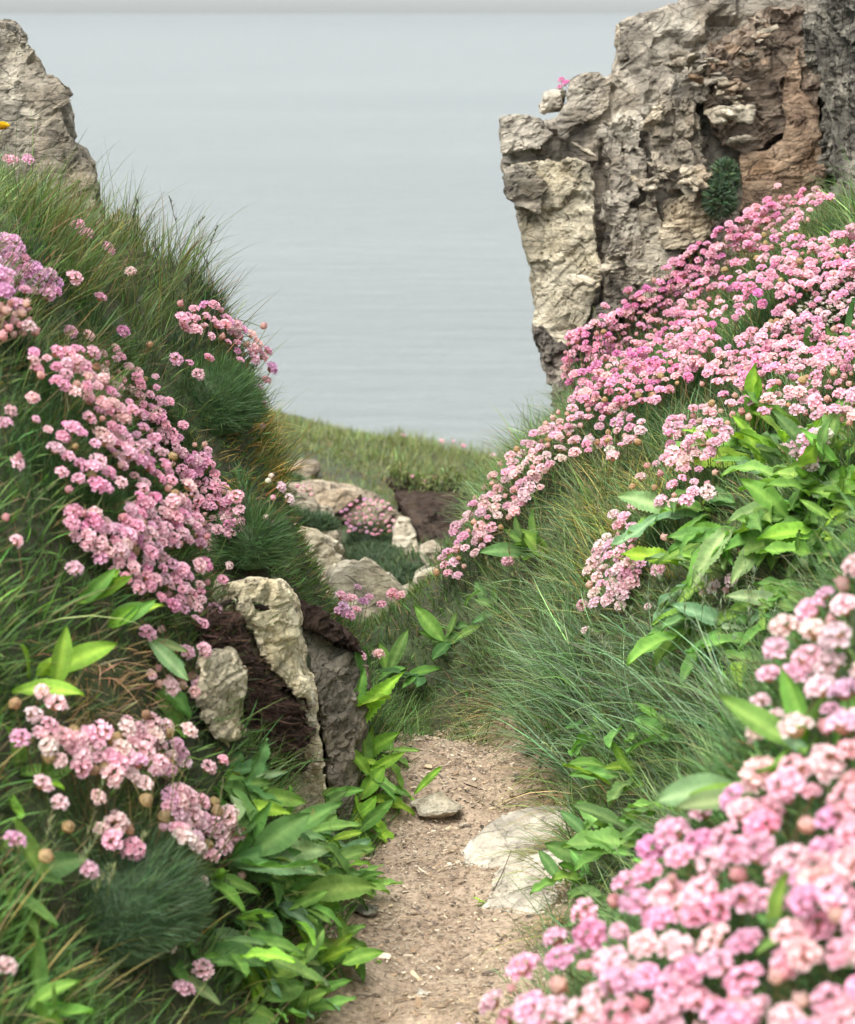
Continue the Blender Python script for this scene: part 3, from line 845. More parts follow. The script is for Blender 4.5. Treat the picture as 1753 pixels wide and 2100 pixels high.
def keep(x, y, tall=True):
    z = ground(x, y)
    u, v, d = project(np.stack([x, y, z], -1))
    l, r = path_edge(y)
    k = ~((x > l + 0.01) & (x < r - 0.01) & (y < 4.28))
    k &= (u > -500) & (u < 2700) & (v > -100) & (v < 3300)
    for p in ROCKZ: k &= ~(inpoly(u, v, p) & (d < 4.5) & (d > 3.2))
    if tall: k &= ~((u > 578) & (u < 700) & (v > 940) & (v < 1230) & (d > 4.1) & (d < 5.6))
    k &= ~((x > 0.2) & (y > 5.9) & (y < 7.0)) & ~((x < -0.62) & (y > 4.95) & (y < 5.5))
    return z, u, v, d, k


def grass_patch(kind):
    if kind == 'left':
        x, y, out, sd = tufts(2800, -1.25, 0.0, 1.1, 5.6, 13, 0.022)
    else:
        x, y, out, sd = tufts(3800, -0.15, 1.35, 0.9, 5.9, 13, 0.022)
    z, u, v, d, k = keep(x, y)
    l, r = path_edge(y)
    k &= (x < (l + r) / 2) if kind == 'left' else (x >= (l + r) / 2)
    x, y, out, sd, z, u, v, d = (a[k] for a in (x, y, out, sd, z, u, v, d))
    k = np.ones(len(x), bool)
    for p in BARE[-1:]: k &= ~inpoly(u, v, p) | (rng.random(len(x)) < 0.12)
    x, y, out, sd, z, u, v, d = (a[k] for a in (x, y, out, sd, z, u, v, d))
    ex = exlook(x, y)
    k = rng.random(len(x)) > np.where(ex > 0.95, 0.92, 0.6 * ex)
    x, y, out, sd, z, u, v, d, ex = (a[k] for a in (x, y, out, sd, z, u, v, d, ex))
    n = len(x)
    gx_, gy_ = grad(x, y)
    down = np.arctan2(-gy_, -gx_)
    slope = np.clip(np.hypot(gx_, gy_), 0, 2.5)
    hd = np.where(rng.random(n) < 0.4, down + rng.normal(0, 0.9, n), out + rng.normal(0, 0.4, n))
    L = rng.uniform(0.05, 0.11, n); Wd = rng.uniform(0.0014, 0.0026, n)
    t0 = rng.uniform(0.1, 0.5, n); t1 = t0 + rng.uniform(0.4, 1.3, n)
    c1 = vary((0.11, 0.18, 0.055), n); c0 = c1 * 0.85  # roots darker than tips: a little shade put into the colour
    def setz(m, Lr, Wr, t0r, t1r, col, hue=0.12):
        q = m.sum()
        if q == 0: return
        L[m] = rng.uniform(*Lr, q); Wd[m] = rng.uniform(*Wr, q)
        t0[m] = rng.uniform(*t0r, q); t1[m] = t0[m] + rng.uniform(*t1r, q)
        c1[m] = vary(col, q, 0.25, hue); c0[m] = c1[m] * 0.85  # root colour keeps the same painted shade
    if kind == 'left':
        setz((v < 900), (0.08, 0.17), (0.0013, 0.0024), (0.05, 0.45), (0.2, 1.0), (0.11, 0.16, 0.055))
        setz((v < 900) & (rng.random(n) < 0.22), (0.08, 0.2), (0.001, 0.002), (0.05, 0.7), (0.2, 1.0), (0.2, 0.15, 0.07))
        setz((v < 430) & (u < 160), (0.04, 0.09), (0.0016, 0.0028), (0.1, 0.6), (0.3, 1.0), (0.19, 0.26, 0.11))
        setz((v < 760) & (u > 200) & (rng.random(n) < 0.03), (0.14, 0.22), (0.0012, 0.002), (0.0, 0.5), (0.1, 0.9), (0.05, 0.065, 0.04))
        setz((u > 545) & (v > 880) & (v < 1420), (0.025, 0.05), (0.0014, 0.0024), (0.1, 0.6), (0.3, 1.0), (0.085, 0.135, 0.05))
        m = inpoly(u, v, YEL)
        setz(m, (0.08, 0.16), (0.0014, 0.0024), (0.0, 0.35), (0.2, 0.8), (0.1, 0.13, 0.03))
        setz(m & (rng.random(n) < 0.5) & (u > 400), (0.08, 0.16), (0.0014, 0.0024), (0.1, 0.7), (0.3, 1.2), (0.5, 0.34, 0.1))
        m = inpoly(u, v, STRAW) & (rng.random(n) < 0.9)
        setz(m, (0.07, 0.13), (0.0012, 0.002), (0.5, 1.1), (0.4, 1.2), (0.42, 0.29, 0.15))
        hd[m] = rng.uniform(-0.9, 0.5, m.sum()) - 0.6
        m = (v > 1850) | ((u < 130) & (v > 900))
        setz(m, (0.045, 0.1), (0.0022, 0.0042), (0.05, 0.6), (0.2, 1.1), (0.125, 0.235, 0.065))
        setz(m & (rng.random(n) < 0.1), (0.08, 0.16), (0.002, 0.003), (0.05, 0.7), (0.2, 1.0), (0.3, 0.25, 0.1))
    else:
        setz(np.ones(n, bool), (0.07, 0.15), (0.0013, 0.0025), (0.1, 0.6), (0.4, 1.2), (0.155, 0.235, 0.1))
        setz(rng.random(n) < 0.14, (0.07, 0.16), (0.0012, 0.002), (0.2, 0.8), (0.4, 1.2), (0.26, 0.24, 0.1))
        setz((u < 930) & (v < 1420), (0.04, 0.085), (0.0014, 0.0024), (0.1, 0.6), (0.3, 1.0), (0.1, 0.165, 0.07))
        m = inpoly(u, v, RLONG)
        setz(m, (0.12, 0.22), (0.0015, 0.003), (0.1, 0.5), (0.4, 1.3), (0.16, 0.25, 0.13))
        m = inpoly(u, v, RSTRAW)
        setz(m, (0.08, 0.17), (0.0012, 0.0022), (0.5, 1.1), (0.7, 1.4), (0.23, 0.26, 0.105))
        setz(m & (rng.random(n) < 0.42), (0.08, 0.17), (0.0011, 0.002), (0.6, 1.2), (0.6, 1.4), (0.38, 0.29, 0.15))
        hd[m] = down[m] + rng.normal(0, 0.5, m.sum())
        m = (u > 1200) & (u < 1500) & (v > 950) & (v < 1250) & (rng.random(n) < 0.35)
        setz(m, (0.07, 0.14), (0.0012, 0.0022), (0.2, 0.8), (0.3, 1.0), (0.4, 0.33, 0.1))
        setz((d < 2.6), (0.05, 0.1), (0.002, 0.0035), (0.1, 0.6), (0.4, 1.2), (0.085, 0.17, 0.055))
    bw = rng.random(n) < 0.12
    Wd = np.where(bw, Wd * 2.0, Wd * 1.25); L *= np.where(bw, 0.8, 1.0) * np.exp(rng.normal(0, 0.18, n))
    L *= 1 - 0.5 * ex
    k_ = np.exp(rng.normal(0, 0.3, (n, 1))); c1 *= k_; c0 *= k_
    # lean with the slope
    base = np.stack([x, y, z - 0.006], -1)
    nrm = np.stack([-gx_, -gy_, np.ones(n)], -1); nrm /= np.linalg.norm(nrm, axis=1, keepdims=True)
    up = 0.5 * nrm + 0.5 * np.array([0, 0, 1.0]); up /= np.linalg.norm(up, axis=1, keepdims=True)
    tint = 0.75 + 0.5 * sd
    c1 = c1 * tint[:, None]; c0 = c0 * tint[:, None]
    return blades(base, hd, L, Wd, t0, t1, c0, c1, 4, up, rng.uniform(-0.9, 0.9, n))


def grass_object(name, parts, label):
    V, L, S, T, C = join_blades(parts)
    return tag(link(name, mesh_np(name, V, L, S, T, M_GRASS, C)), label, 'grass', kind='stuff')




def undergrowth():
    n = 290000
    x = rng.uniform(-1.3, 1.4, n); y = rng.uniform(0.9, 5.9, n)
    a_, b_ = grad(x, y)
    k_ = rng.random(n) < np.clip(np.sqrt(1 + a_ ** 2 + b_ ** 2), 1, 3.4) / 3.4
    x, y = x[k_], y[k_]; n = len(x)
    z, u, v, d, k = keep(x, y, False)
    k &= ~inpoly(u, v, BARE[-1]) | (rng.random(n) < 0.15)
    x, y, z, u, v, d = (a[k] for a in (x, y, z, u, v, d))
    n = len(x)
    gx_, gy_ = grad(x, y)
    nrm = np.stack([-gx_, -gy_, np.ones(n)], -1); nrm /= np.linalg.norm(nrm, axis=1, keepdims=True)
    up = 0.75 * nrm + 0.25 * np.array([0, 0, 1.0]); up /= np.linalg.norm(up, axis=1, keepdims=True)
    c = vary((0.12, 0.2, 0.06), n, 0.4, 0.12)
    m = rng.random(n) < 0.2; c[m] = vary((0.26, 0.2, 0.1), m.sum())
    m = inpoly(u, v, STRAW) & (rng.random(n) < 0.85); c[m] = vary((0.4, 0.27, 0.14), m.sum())
    m = inpoly(u, v, YEL) & (rng.random(n) < 0.5); c[m] = vary((0.4, 0.28, 0.09), m.sum())
    ex = exlook(x, y)
    t0 = rng.uniform(0, 0.8, n)
    return blades(np.stack([x, y, z - 0.004], -1), rng.uniform(0, 6.28, n), rng.uniform(0.022, 0.05, n), rng.uniform(0.002, 0.0045, n), t0, t0 + rng.uniform(0.2, 1.2, n), c * 0.85, c, 2, up)  # undergrowth roots carry slight painted shade


def seed_grass():
    """tall flowering grass stalks with narrow seed spikes"""
    parts = []
    spots = []
    for q in range(46):
        spots.append((rng.uniform(1230, 1560), rng.uniform(1380, 1620), 0.16, 0.26, (0.2, 0.24, 0.15)))
    for q in range(18):
        spots.append((rng.uniform(200, 470), rng.uniform(470, 760), 0.1, 0.16, (0.09, 0.085, 0.07)))
    for q in range(26):
        spots.append((rng.uniform(1000, 1300), rng.uniform(1000, 1300), 0.12, 0.2, (0.25, 0.24, 0.12)))
    for q in range(18):
        spots.append((rng.uniform(20, 330), rng.uniform(1880, 2080), 0.12, 0.2, (0.22, 0.24, 0.12)))
    for (u, v, a, b, c) in spots:
        p = hit(u, v)
        if p is None or project(p)[2] > 5.6: continue
        Ln = rng.uniform(a, b); hd = rng.uniform(0, 6.28); t0 = rng.uniform(0, 0.3); t1 = t0 + rng.uniform(0.2, 0.8)
        cc = np.array([c]) * rng.uniform(0.7, 1.2)
        pz = np.array([[p[0], p[1], ground(p[0], p[1])]])
        V, L, T, C = blades(pz, np.array([hd]), np.array([Ln]), np.array([0.0016]), np.array([t0]), np.array([t1]), cc * 0.7, cc, 6)  # stalk foot darkened, shade painted into the colour
        parts.append((V, L, T, C))
        # spikelets along the top third
        ax = V[[8, 10, 12]]
        m = 26
        f = rng.uniform(0, 1, m)
        bp = ax[0] + (ax[2] - ax[0]) * f[:, None]
        parts.append(blades(bp, rng.uniform(0, 6.28, m), np.full(m, 0.011), np.full(m, 0.0022), np.full(m, 0.25) + (t1 * 0.5), np.full(m, 0.5) + t1 * 0.5, vary(c, m), vary(c, m), 2))
    return parts




def turf_fringe():
    """turf hanging over the eroded lip of the hollow"""
    n = 1500
    u = rng.uniform(800, 1080, n)
    v = np.interp(u, [800, 870, 950, 1010, 1080], [985, 990, 994, 988, 992]) + rng.normal(0, 13, n) + 14 * np.sin(u * 0.045) * np.sin(u * 0.017)
    d = np.full(n, 8.27) - rng.uniform(0, 0.08, n)
    b = CAM + (FWD + RGT * ((u - W / 2) / F)[:, None] - UPV * ((v - H / 2) / F)[:, None]) * d[:, None]
    c = vary((0.2, 0.235, 0.1), n, 0.4, 0.12)
    t0 = rng.uniform(0.0, 1.6, n)
    return blades(b, rng.normal(-1.57, 0.9, n), rng.uniform(0.025, 0.07, n), rng.uniform(0.004, 0.009, n), t0, t0 + rng.uniform(0.5, 1.6, n), c * 0.85, c, 3)  # fringe roots slightly darker, painted as shade


def far_grass():
    n = 80000
    x = rng.uniform(-2.2, 2.3, n); y = rng.uniform(5.6, 12.7, n)
    z, u, v, d, k = keep(x, y)
    lump = fbm(np.stack([x, y, 0 * x], -1) * 3.5, 3, 44)
    k &= (u > 380) & (u < 1250)
    for p in BARE: k &= ~(inpoly(u, v, p) & (d > 6.0)) | (rng.random(len(x)) < 0.3)
    x, y, z, u, v, d, lump = (a[k] for a in (x, y, z, u, v, d, lump))
    n = len(x)
    L = rng.uniform(0.03, 0.075, n) * (1 + 0.8 * lump); Wd = rng.uniform(0.004, 0.009, n)
    L = np.where((u > 800) & (v < 1000), L * 1.6, L)
    Wd = np.where((u > 850) & (v < 1000), Wd * 0.6, Wd)
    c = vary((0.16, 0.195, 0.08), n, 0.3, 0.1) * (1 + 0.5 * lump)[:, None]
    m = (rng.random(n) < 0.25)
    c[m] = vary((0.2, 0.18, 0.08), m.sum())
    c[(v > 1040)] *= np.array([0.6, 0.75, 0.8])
    t0 = rng.uniform(0.1, 0.9, n)
    return blades(np.stack([x, y, z - 0.004], -1), rng.uniform(0, 6.28, n), L, Wd, t0, t0 + rng.uniform(0.2, 1, n), c * 0.85, c, 3)  # turf blades start darker, root shade put into colour



# ------------------------------------------------------------------ thrift: shared flower meshes
def head_mesh(name, seed, nf=18, open_=1.0, r=0.0095, petal=0.0062, spread=1.25, pale=False):
    rg = np.random.default_rng(seed)
    V, Fc, C = [], [], []
    for k in range(nf):
        ph = k * 2.39996 + rg.uniform(-.2, .2)
        th = spread * math.sqrt((k + 0.4) / nf) * 1.25
        ax = np.array([math.sin(th) * math.cos(ph), math.sin(th) * math.sin(ph), math.cos(th)])
        c = ax * r * rg.uniform(0.85, 1.1) * np.array([1, 1, 0.8]) + np.array([0, 0, 0.002])
        ax = ax + rg.normal(0, 0.18, 3); ax /= np.linalg.norm(ax)
        s = np.cross(ax, [0.3, 0.2, 1.0]); s /= np.linalg.norm(s); t = np.cross(ax, s)
        tone = rg.uniform(0.82, 1.1)
        for j in range(5):
            a = j * 1.2566 + rg.uniform(-.15, .15) + k
            dr = math.cos(a) * s + math.sin(a) * t
            sd = -math.sin(a) * s + math.cos(a) * t
            fl = 0.9 * open_ * rg.uniform(0.8, 1.1)
            L = petal * rg.uniform(0.85, 1.15)
            d1 = math.cos(fl) * ax + math.sin(fl) * dr
            i = len(V)
            V += [c - ax * 0.001, c + d1 * L * 0.62 + sd * L * 0.42, c + d1 * L + ax * L * 0.04 * (j % 2), c + d1 * L * 0.62 - sd * L * 0.42]
            C += [np.array([1.0, 0.85, 0.9]) * 0.92 * tone, np.array([1.0, 1, 1]) * tone, np.array([1.04, 1.06, 1.06]) * tone, np.array([1.0, 1, 1]) * tone]
            Fc += [[i, i + 1, i + 2], [i, i + 2, i + 3]]
    # papery calyx cup and bracts below
    i = len(V)
    for j in range(7):
        a = j * 0.8976
        V += [np.array([math.cos(a) * r * 0.75, math.sin(a) * r * 0.75, -0.0005]), np.array([math.cos(a + .45) * r * 0.35, math.sin(a + .45) * r * 0.35, -r * 0.55])]
        C += [np.array([0.6, 0.42, 0.28]), np.array([0.42, 0.38, 0.16])]
    for j in range(7):
        n_ = (j + 1) % 7
        Fc.append([i + 2 * j, i + 2 * n_, i + 2 * n_ + 1, i + 2 * j + 1])
    return mesh_faces(name, np.array(V), Fc, M_PETAL, np.array(C))


def bud_mesh(name, seed, r=0.0062, petal=True):
    rg = np.random.default_rng(seed)
    V, Fc, C = [], [], []
    rows, cols = 6, 8
    for a in range(rows + 1):
        th = math.pi * a / rows
        for b in range(cols):
            ph = 2 * math.pi * (b + 0.5 * (a % 2)) / cols
            k = r * (1 + rg.uniform(-.14, .14))
            V.append([math.sin(th) * math.cos(ph) * k, math.sin(th) * math.sin(ph) * k, math.cos(th) * k * 1.05])
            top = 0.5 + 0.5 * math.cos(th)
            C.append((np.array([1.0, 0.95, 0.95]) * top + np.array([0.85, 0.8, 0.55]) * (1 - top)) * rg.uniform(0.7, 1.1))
    for a in range(rows):
        for b in range(cols):
            n_ = (b + 1) % cols
            Fc.append([a * cols + b, (a + 1) * cols + b, (a + 1) * cols + n_, a * cols + n_])
    if petal:
        for k in range(9):
            ph = rg.uniform(0, 6.28); th = rg.uniform(0, 1.0)
            ax = np.array([math.sin(th) * math.cos(ph), math.sin(th) * math.sin(ph), math.cos(th)])
            s = np.cross(ax, [0.3, 0.2, 1.0]); s /= np.linalg.norm(s)
            i = len(V)
            V += [list(ax * r * 0.8 - s * 0.0015), list(ax * r * 0.8 + s * 0.0015), list(ax * r * 1.5 + s * 0.001)]
            C += [np.array([1.0, 0.9, 0.92])] * 3
            Fc.append([i, i + 1, i + 2])
    return mesh_faces(name, np.array(V), Fc, M_PETAL, np.array(C))


def stem_mesh(name, seed, bow):
    V, Fc, C = [], [], []
    rg = np.random.default_rng(seed)
    a0 = rg.uniform(0, 6.28); n = 5
    for k in range(n + 1):
        t = k / n
        b = bow * math.sin(math.pi * t)
        for j in range(3):
            a = j * 2.094
            V.append([math.cos(a0) * b + math.cos(a) * 0.0009, math.sin(a0) * b + math.sin(a) * 0.0009, t])
            C.append(np.array([0.8, 0.85, 0.7]) + t * np.array([0.4, 0.15, 0.2]))
    for k in range(n):
        for j in range(3):
            m_ = (j + 1) % 3
            Fc.append([3 * k + j, 3 * k + m_, 3 * k + 3 + m_, 3 * k + 3 + j])
    return mesh_faces(name, np.array(V), Fc, M_STEM, np.array(C))


HEADS = [head_mesh('flower_head', 500 + k, 17 + 2 * (k % 4), 0.85 + 0.12 * (k % 3), 0.0088 + 0.0006 * (k % 3), 0.0055) for k in range(12)]
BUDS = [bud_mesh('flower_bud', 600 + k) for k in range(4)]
SPENT = [bud_mesh('seed_head', 620 + k, 0.0075, False) for k in range(3)]
STEMS = [stem_mesh('flower_stem', 640 + k, 0.004 + 0.004 * k) for k in range(6)]

PINK = (0.90, 0.54, 0.68); PALE = (0.91, 0.66, 0.73); ROSE = (0.92, 0.64, 0.72); MAG = (0.84, 0.40, 0.63); LILAC = (0.80, 0.54, 0.72); WHT = (0.84, 0.8, 0.73); BLUSH = (0.92, 0.73, 0.77)
STEMC = (0.10, 0.13, 0.05)


def needles(pts, hd, L, Wd, t0, t1, col, up=None, nseg=2):
    c = vary(col, len(pts), 0.25, 0.1)
    return blades(pts, hd, L, Wd, t0, t1, c * 0.85, c, nseg, up)  # needle roots darker than tips, shade painted in


def add_head(plant, p, tint, kind='head', size=1.0, root=None, lean=0.25):
    me = {'head': HEADS, 'bud': BUDS, 'spent': SPENT}[kind]
    o = bpy.data.objects.new({'head': 'flower_head', 'bud': 'flower_bud', 'spent': 'seed_head'}[kind], random.choice(me))
    COL.objects.link(o)
    o.parent = plant
    gx_, gy_ = grad(p[0], p[1])
    ax = Vector((-float(gx_) * 0.3 + random.gauss(0, lean), -float(gy_) * 0.3 - 0.15 + random.gauss(0, lean), 1)).normalized()
    q = ax.to_track_quat('Z', 'Y').to_matrix().to_4x4() @ Matrix.Rotation(random.uniform(0, 6.28), 4, 'Z')
    s = size * (random.uniform(0.62, 0.9) if random.random() < 0.3 else random.uniform(0.88, 1.2))
    pl = Vector(plant.location)
    loc = Vector(p)
    Mh = Matrix.Translation(loc - pl) @ q @ Matrix.Diagonal((s * random.uniform(.9, 1.08), s * random.uniform(.9, 1.08), s * random.uniform(.7, 1.05), 1))
    o.matrix_basis = Mh
    k = random.uniform(0.85, 1.1)
    o.color = (min(1, tint[0] * k * random.uniform(.97, 1.05)), tint[1] * k * random.uniform(.88, 1.14), tint[2] * k * random.uniform(.93, 1.05), 1)
    # stem from the cushion to the head
    if root is None:
        rx = p[0] + float(gx_) * 0.02 + random.gauss(0, 0.012); ry = p[1] + float(gy_) * 0.02 + random.gauss(0, 0.012) + 0.01
        root = Vector((rx, ry, float(ground(rx, ry)) - 0.004))
    v = loc - Vector(root)
    Ms = Matrix.Translation(Vector(root) - pl) @ v.to_track_quat('Z', 'Y').to_matrix().to_4x4() @ Matrix.Diagonal((1, 1, v.length, 1))
    so_ = bpy.data.objects.new('flower_stem', random.choice(STEMS))
    COL.objects.link(so_)
    so_.parent = o
    so_.matrix_basis = Mh.inverted() @ Ms
    so_.color = (STEMC[0] * random.uniform(.7, 1.5), STEMC[1] * random.uniform(.7, 1.3), STEMC[2], 1)
    return root


def poisson(poly, spacing, jit=1.0, limit=900, gaps=()):
    """evenly loose head spots inside an outline: dart throwing in batches"""
    us = [p[0] for p in poly]; vs = [p[1] for p in poly]
    n = 9000
    U = rng.uniform(min(us), max(us), n); V = rng.uniform(min(vs), max(vs), n)
    ok = inpoly(U, V, poly)
    for g_ in gaps: ok &= ~inpoly(U, V, g_) | (rng.random(n) > 0.9)
    U, V = U[ok], V[ok]
    A = np.empty((limit + 1, 2)); m = 0
    for u, v in zip(U, V):
        if m >= limit: break
        sp = spacing * random.uniform(0.75, 1.3)
        if m and (((A[:m, 0] - u) ** 2 + ((A[:m, 1] - v) * 1.25) ** 2).min()) < sp * sp: continue
        A[m] = (u, v); m += 1
    return [tuple(q_) for q_ in A[:m]]


def cluster(pts, k):
    a = np.array(pts)
    if k <= 1: return [list(range(len(a)))]
    c = a[rng.choice(len(a), k, replace=False)]
    for it in range(12):
        l = ((a[:, None] - c[None]) ** 2).sum(-1).argmin(1)
        c = np.array([a[l == j].mean(0) if (l == j).any() else c[j] for j in range(k)])
    return [list(np.where(l == j)[0]) for j in range(k) if (l == j).any()]


def thrift(points, labels, h=(0.08, 0.12), drange=(1.3, 6), tints=((PINK, 1),), bud=0.08, spent=0.0, size=1.0, leaves=26, leafcol=(0.07, 0.145, 0.05), nl=(0.035, 0.065), group=None, lean=0.25, spread=0.02, slack=0.12):
    """points: head pixels; each head is set on the ray at stem height above the ground it grows from"""
    points = list(points)
    if len(points) > 25:
        for (u, v) in random.sample(points, len(points) // 7):
            points.append((u + random.gauss(0, 45), v + random.gauss(0, 35)))
    pos = []
    for (u, v) in points:
        hh = random.uniform(*h)
        p = hit(u, v, hh, drange[0], drange[1], slack)
        if p is not None: pos.append(p)
    if not pos: return
    ids = cluster(pos, len(labels))
    ids.sort(key=lambda q: np.mean([pos[i][0] for i in q]))
    for lab, q in zip(labels, ids):
        c = np.mean([pos[i] for i in q], 0)
        plant = thing('thrift_plant', (c[0], c[1], float(ground(c[0], c[1]))), lab, 'flower plant', group)
        roots = []
        for i in q:
            r = random.random()
            kind = 'bud' if r < bud else ('spent' if r < bud + spent else 'head')
            t = random.choices([a[0] for a in tints], [a[1] for a in tints])[0]
            if kind == 'bud': t = tuple(0.5 * a + 0.5 * b for a, b in zip(t, (0.6, 0.36, 0.27)))
            if kind == 'spent': t = (0.55, 0.41, 0.24)
            roots.append(add_head(plant, pos[i], t, kind, size, None, lean))
            if leaves >= 16: exclude(roots[-1][0], roots[-1][1], 0.03, 0.85); exclude(pos[i][0], pos[i][1] - 0.03, 0.03, 0.8)
        R_ = np.repeat(np.array(roots), leaves, 0)
        n = len(R_)
        R_[:, :2] += rng.normal(0, spread, (n, 2))
        R_[:, 2] = ground(R_[:, 0], R_[:, 1]) - 0.003
        V, L, T, C = needles(R_ - np.array(plant.location), rng.uniform(0, 6.28, n), rng.uniform(*nl, n), rng.uniform(0.0013, 0.0024, n), rng.uniform(0, 0.8, n), rng.uniform(0.3, 1.3, n), leafcol)
        V, L, S, T, C = join_blades([(V, L, T, C)])
        tag(link('foliage', mesh_np('foliage', V, L, S, T, M_NEEDLE, C), plant), kind='stuff')


def cushion(plant, c, rad, n, col=(0.03, 0.065, 0.03), nl=(0.025, 0.05), wd=(0.0011, 0.002)):
    """dome of needle leaves: solid core with needles standing out of it"""
    c = np.asarray(c); rad = np.asarray(rad)
    a, b = np.meshgrid(np.linspace(0, 2 * math.pi, 25)[:-1], np.linspace(0.05, 0.62 * math.pi, 10))
    D = np.stack([np.sin(b) * np.cos(a), np.sin(b) * np.sin(a), np.cos(b)], -1).reshape(-1, 3)
    D = D * (1 + 0.12 * fbm(D * 2.5 + c, 3, 5))[:, None]
    V = D * rad * 0.93
    fc = [[r * 24 + k, (r + 1) * 24 + k, (r + 1) * 24 + (k + 1) % 24, r * 24 + (k + 1) % 24] for r in range(9) for k in range(24)] + [list(range(24))]
    off = c - np.array(plant.location)
    exclude(c[0], c[1], rad[0] * 1.1, 1.0); exclude(c[0], c[1] - rad[1] * 0.8, rad[0], 1.0)
    cc = link('cushion_core', mesh_faces('cushion_core', V + off, fc, M_NEEDLE, np.tile(np.array(col) * 0.8, (len(V), 1)), True), plant)
    d = rng.normal(size=(n, 3)); d /= np.linalg.norm(d, axis=1, keepdims=True); d[:, 2] = np.abs(d[:, 2]) * 1.0 - 0.25
    d /= np.linalg.norm(d, axis=1, keepdims=True)
    dd = d * (1 + 0.12 * fbm(d * 2.5 + c, 3, 5))[:, None]
    base = dd * rad * 0.9 + off
    upv = d / rad; upv /= np.linalg.norm(upv, axis=1, keepdims=True)
    upv = upv + np.array([0, 0, 0.35]); upv /= np.linalg.norm(upv, axis=1, keepdims=True)
    V, L, T, C = needles(base, rng.uniform(0, 6.28, n), rng.uniform(*nl, n), rng.uniform(*wd, n), rng.uniform(0, 0.6, n), rng.uniform(0.3, 1.2, n), col, upv)
    V, L, S, T, C = join_blades([(V, L, T, C)])
    tag(link('foliage', mesh_np('foliage', V, L, S, T, M_NEEDLE, C), plant), kind='stuff')


# left bank, main sweep
main = poisson([(60, 725), (200, 715), (325, 775), (335, 850), (300, 860), (180, 820), (60, 760)], 23.5) \
    + poisson([(180, 820), (335, 850), (360, 900), (400, 960), (380, 1040), (300, 960), (220, 900)], 21.8) \
    + poisson([(385, 905), (430, 910), (445, 990), (495, 1050), (495, 1110), (420, 1120), (370, 1060), (390, 980)], 20.9) \
    + poisson([(280, 1020), (370, 1030), (420, 1120), (330, 1120), (250, 1060)], 20.9) \
    + poisson([(140, 1040), (260, 1070), (330, 1130), (410, 1200), (420, 1290), (360, 1250), (250, 1190), (150, 1110)], 22.6) \
    + poisson([(90, 870), (180, 850), (330, 980), (300, 1010), (130, 1010)], 40.0) \
    + [(20, 845), (72, 862), (66, 818), (34, 950), (32, 1112), (12, 1060), (408, 1160), (455, 1190), (440, 1250), (345, 825), (246, 733), (470, 1160), (425, 1195), (205, 890), (150, 880), (392, 1060), (295, 992), (213, 1000)]
thrift(main, ['pink thrift spilling down the left bank, edge cushion among long grass', 'dense pink thrift cushion below the bare peat patch of the left bank', 'pale pink thrift trailing above the bright broad leaf of the left bank',
              'pale pink thrift hanging over the top of the cracked slab rock'], (0.07, 0.12), (2.4, 4.2), ((PINK, 2), (ROSE, 3), (PALE, 2)), 0.12, 0.02, 0.86, 28, group=None)
thrift(poisson([(290, 1380), (345, 1355), (415, 1400), (420, 1430), (300, 1400)], 26) + [(330, 1350), (380, 1340), (405, 1410), (360, 1330), (300, 1300), (330, 1290)], ['budding pale thrift above the slab rock beside the dry straw grass'],
       (0.05, 0.09), (2.4, 4.2), ((PALE, 1),), 0.6, 0, 0.95, 20)
thrift(poisson([(-40, 490), (25, 485), (60, 540), (115, 570), (118, 612), (40, 600), (-40, 600)], 22), ['lilac pink thrift clump under the grassy brow of the left bank'], (0.07, 0.1), (3, 4.6), ((LILAC, 3), (PINK, 1)), 0.05, 0, 1.1, 40, (0.025, 0.055, 0.025))
thrift(poisson([(-20, 615), (60, 620), (75, 680), (-20, 700)], 20), ['unopened thrift buds below the lilac clump on the left bank'], (0.05, 0.09), (3, 4.6), ((PALE, 1),), 0.95, 0, 1.05, 40, (0.025, 0.05, 0.022))
thrift([(22, 330), (58, 328)], ['two pale pink thrift flowers on tall stems by the left rock spur'], (0.07, 0.09), (3.4, 5), ((PALE, 1),), 0, 0, 1.1, 14)
thrift([(178, 482), (160, 462), (218, 512), (268, 558)], ['scattered pink thrift flowers in the long grass of the left brow'], (0.07, 0.1), (3.4, 5.2), ((ROSE, 1),), 0, 0, 1.1, 14)
thrift([(205, 612), (150, 572), (143, 682), (180, 690)], ['lone pink thrift flowers beside the bare peat patch'], (0.05, 0.08), (3.2, 5.2), ((ROSE, 1),), 0, 0, 1.05, 14)
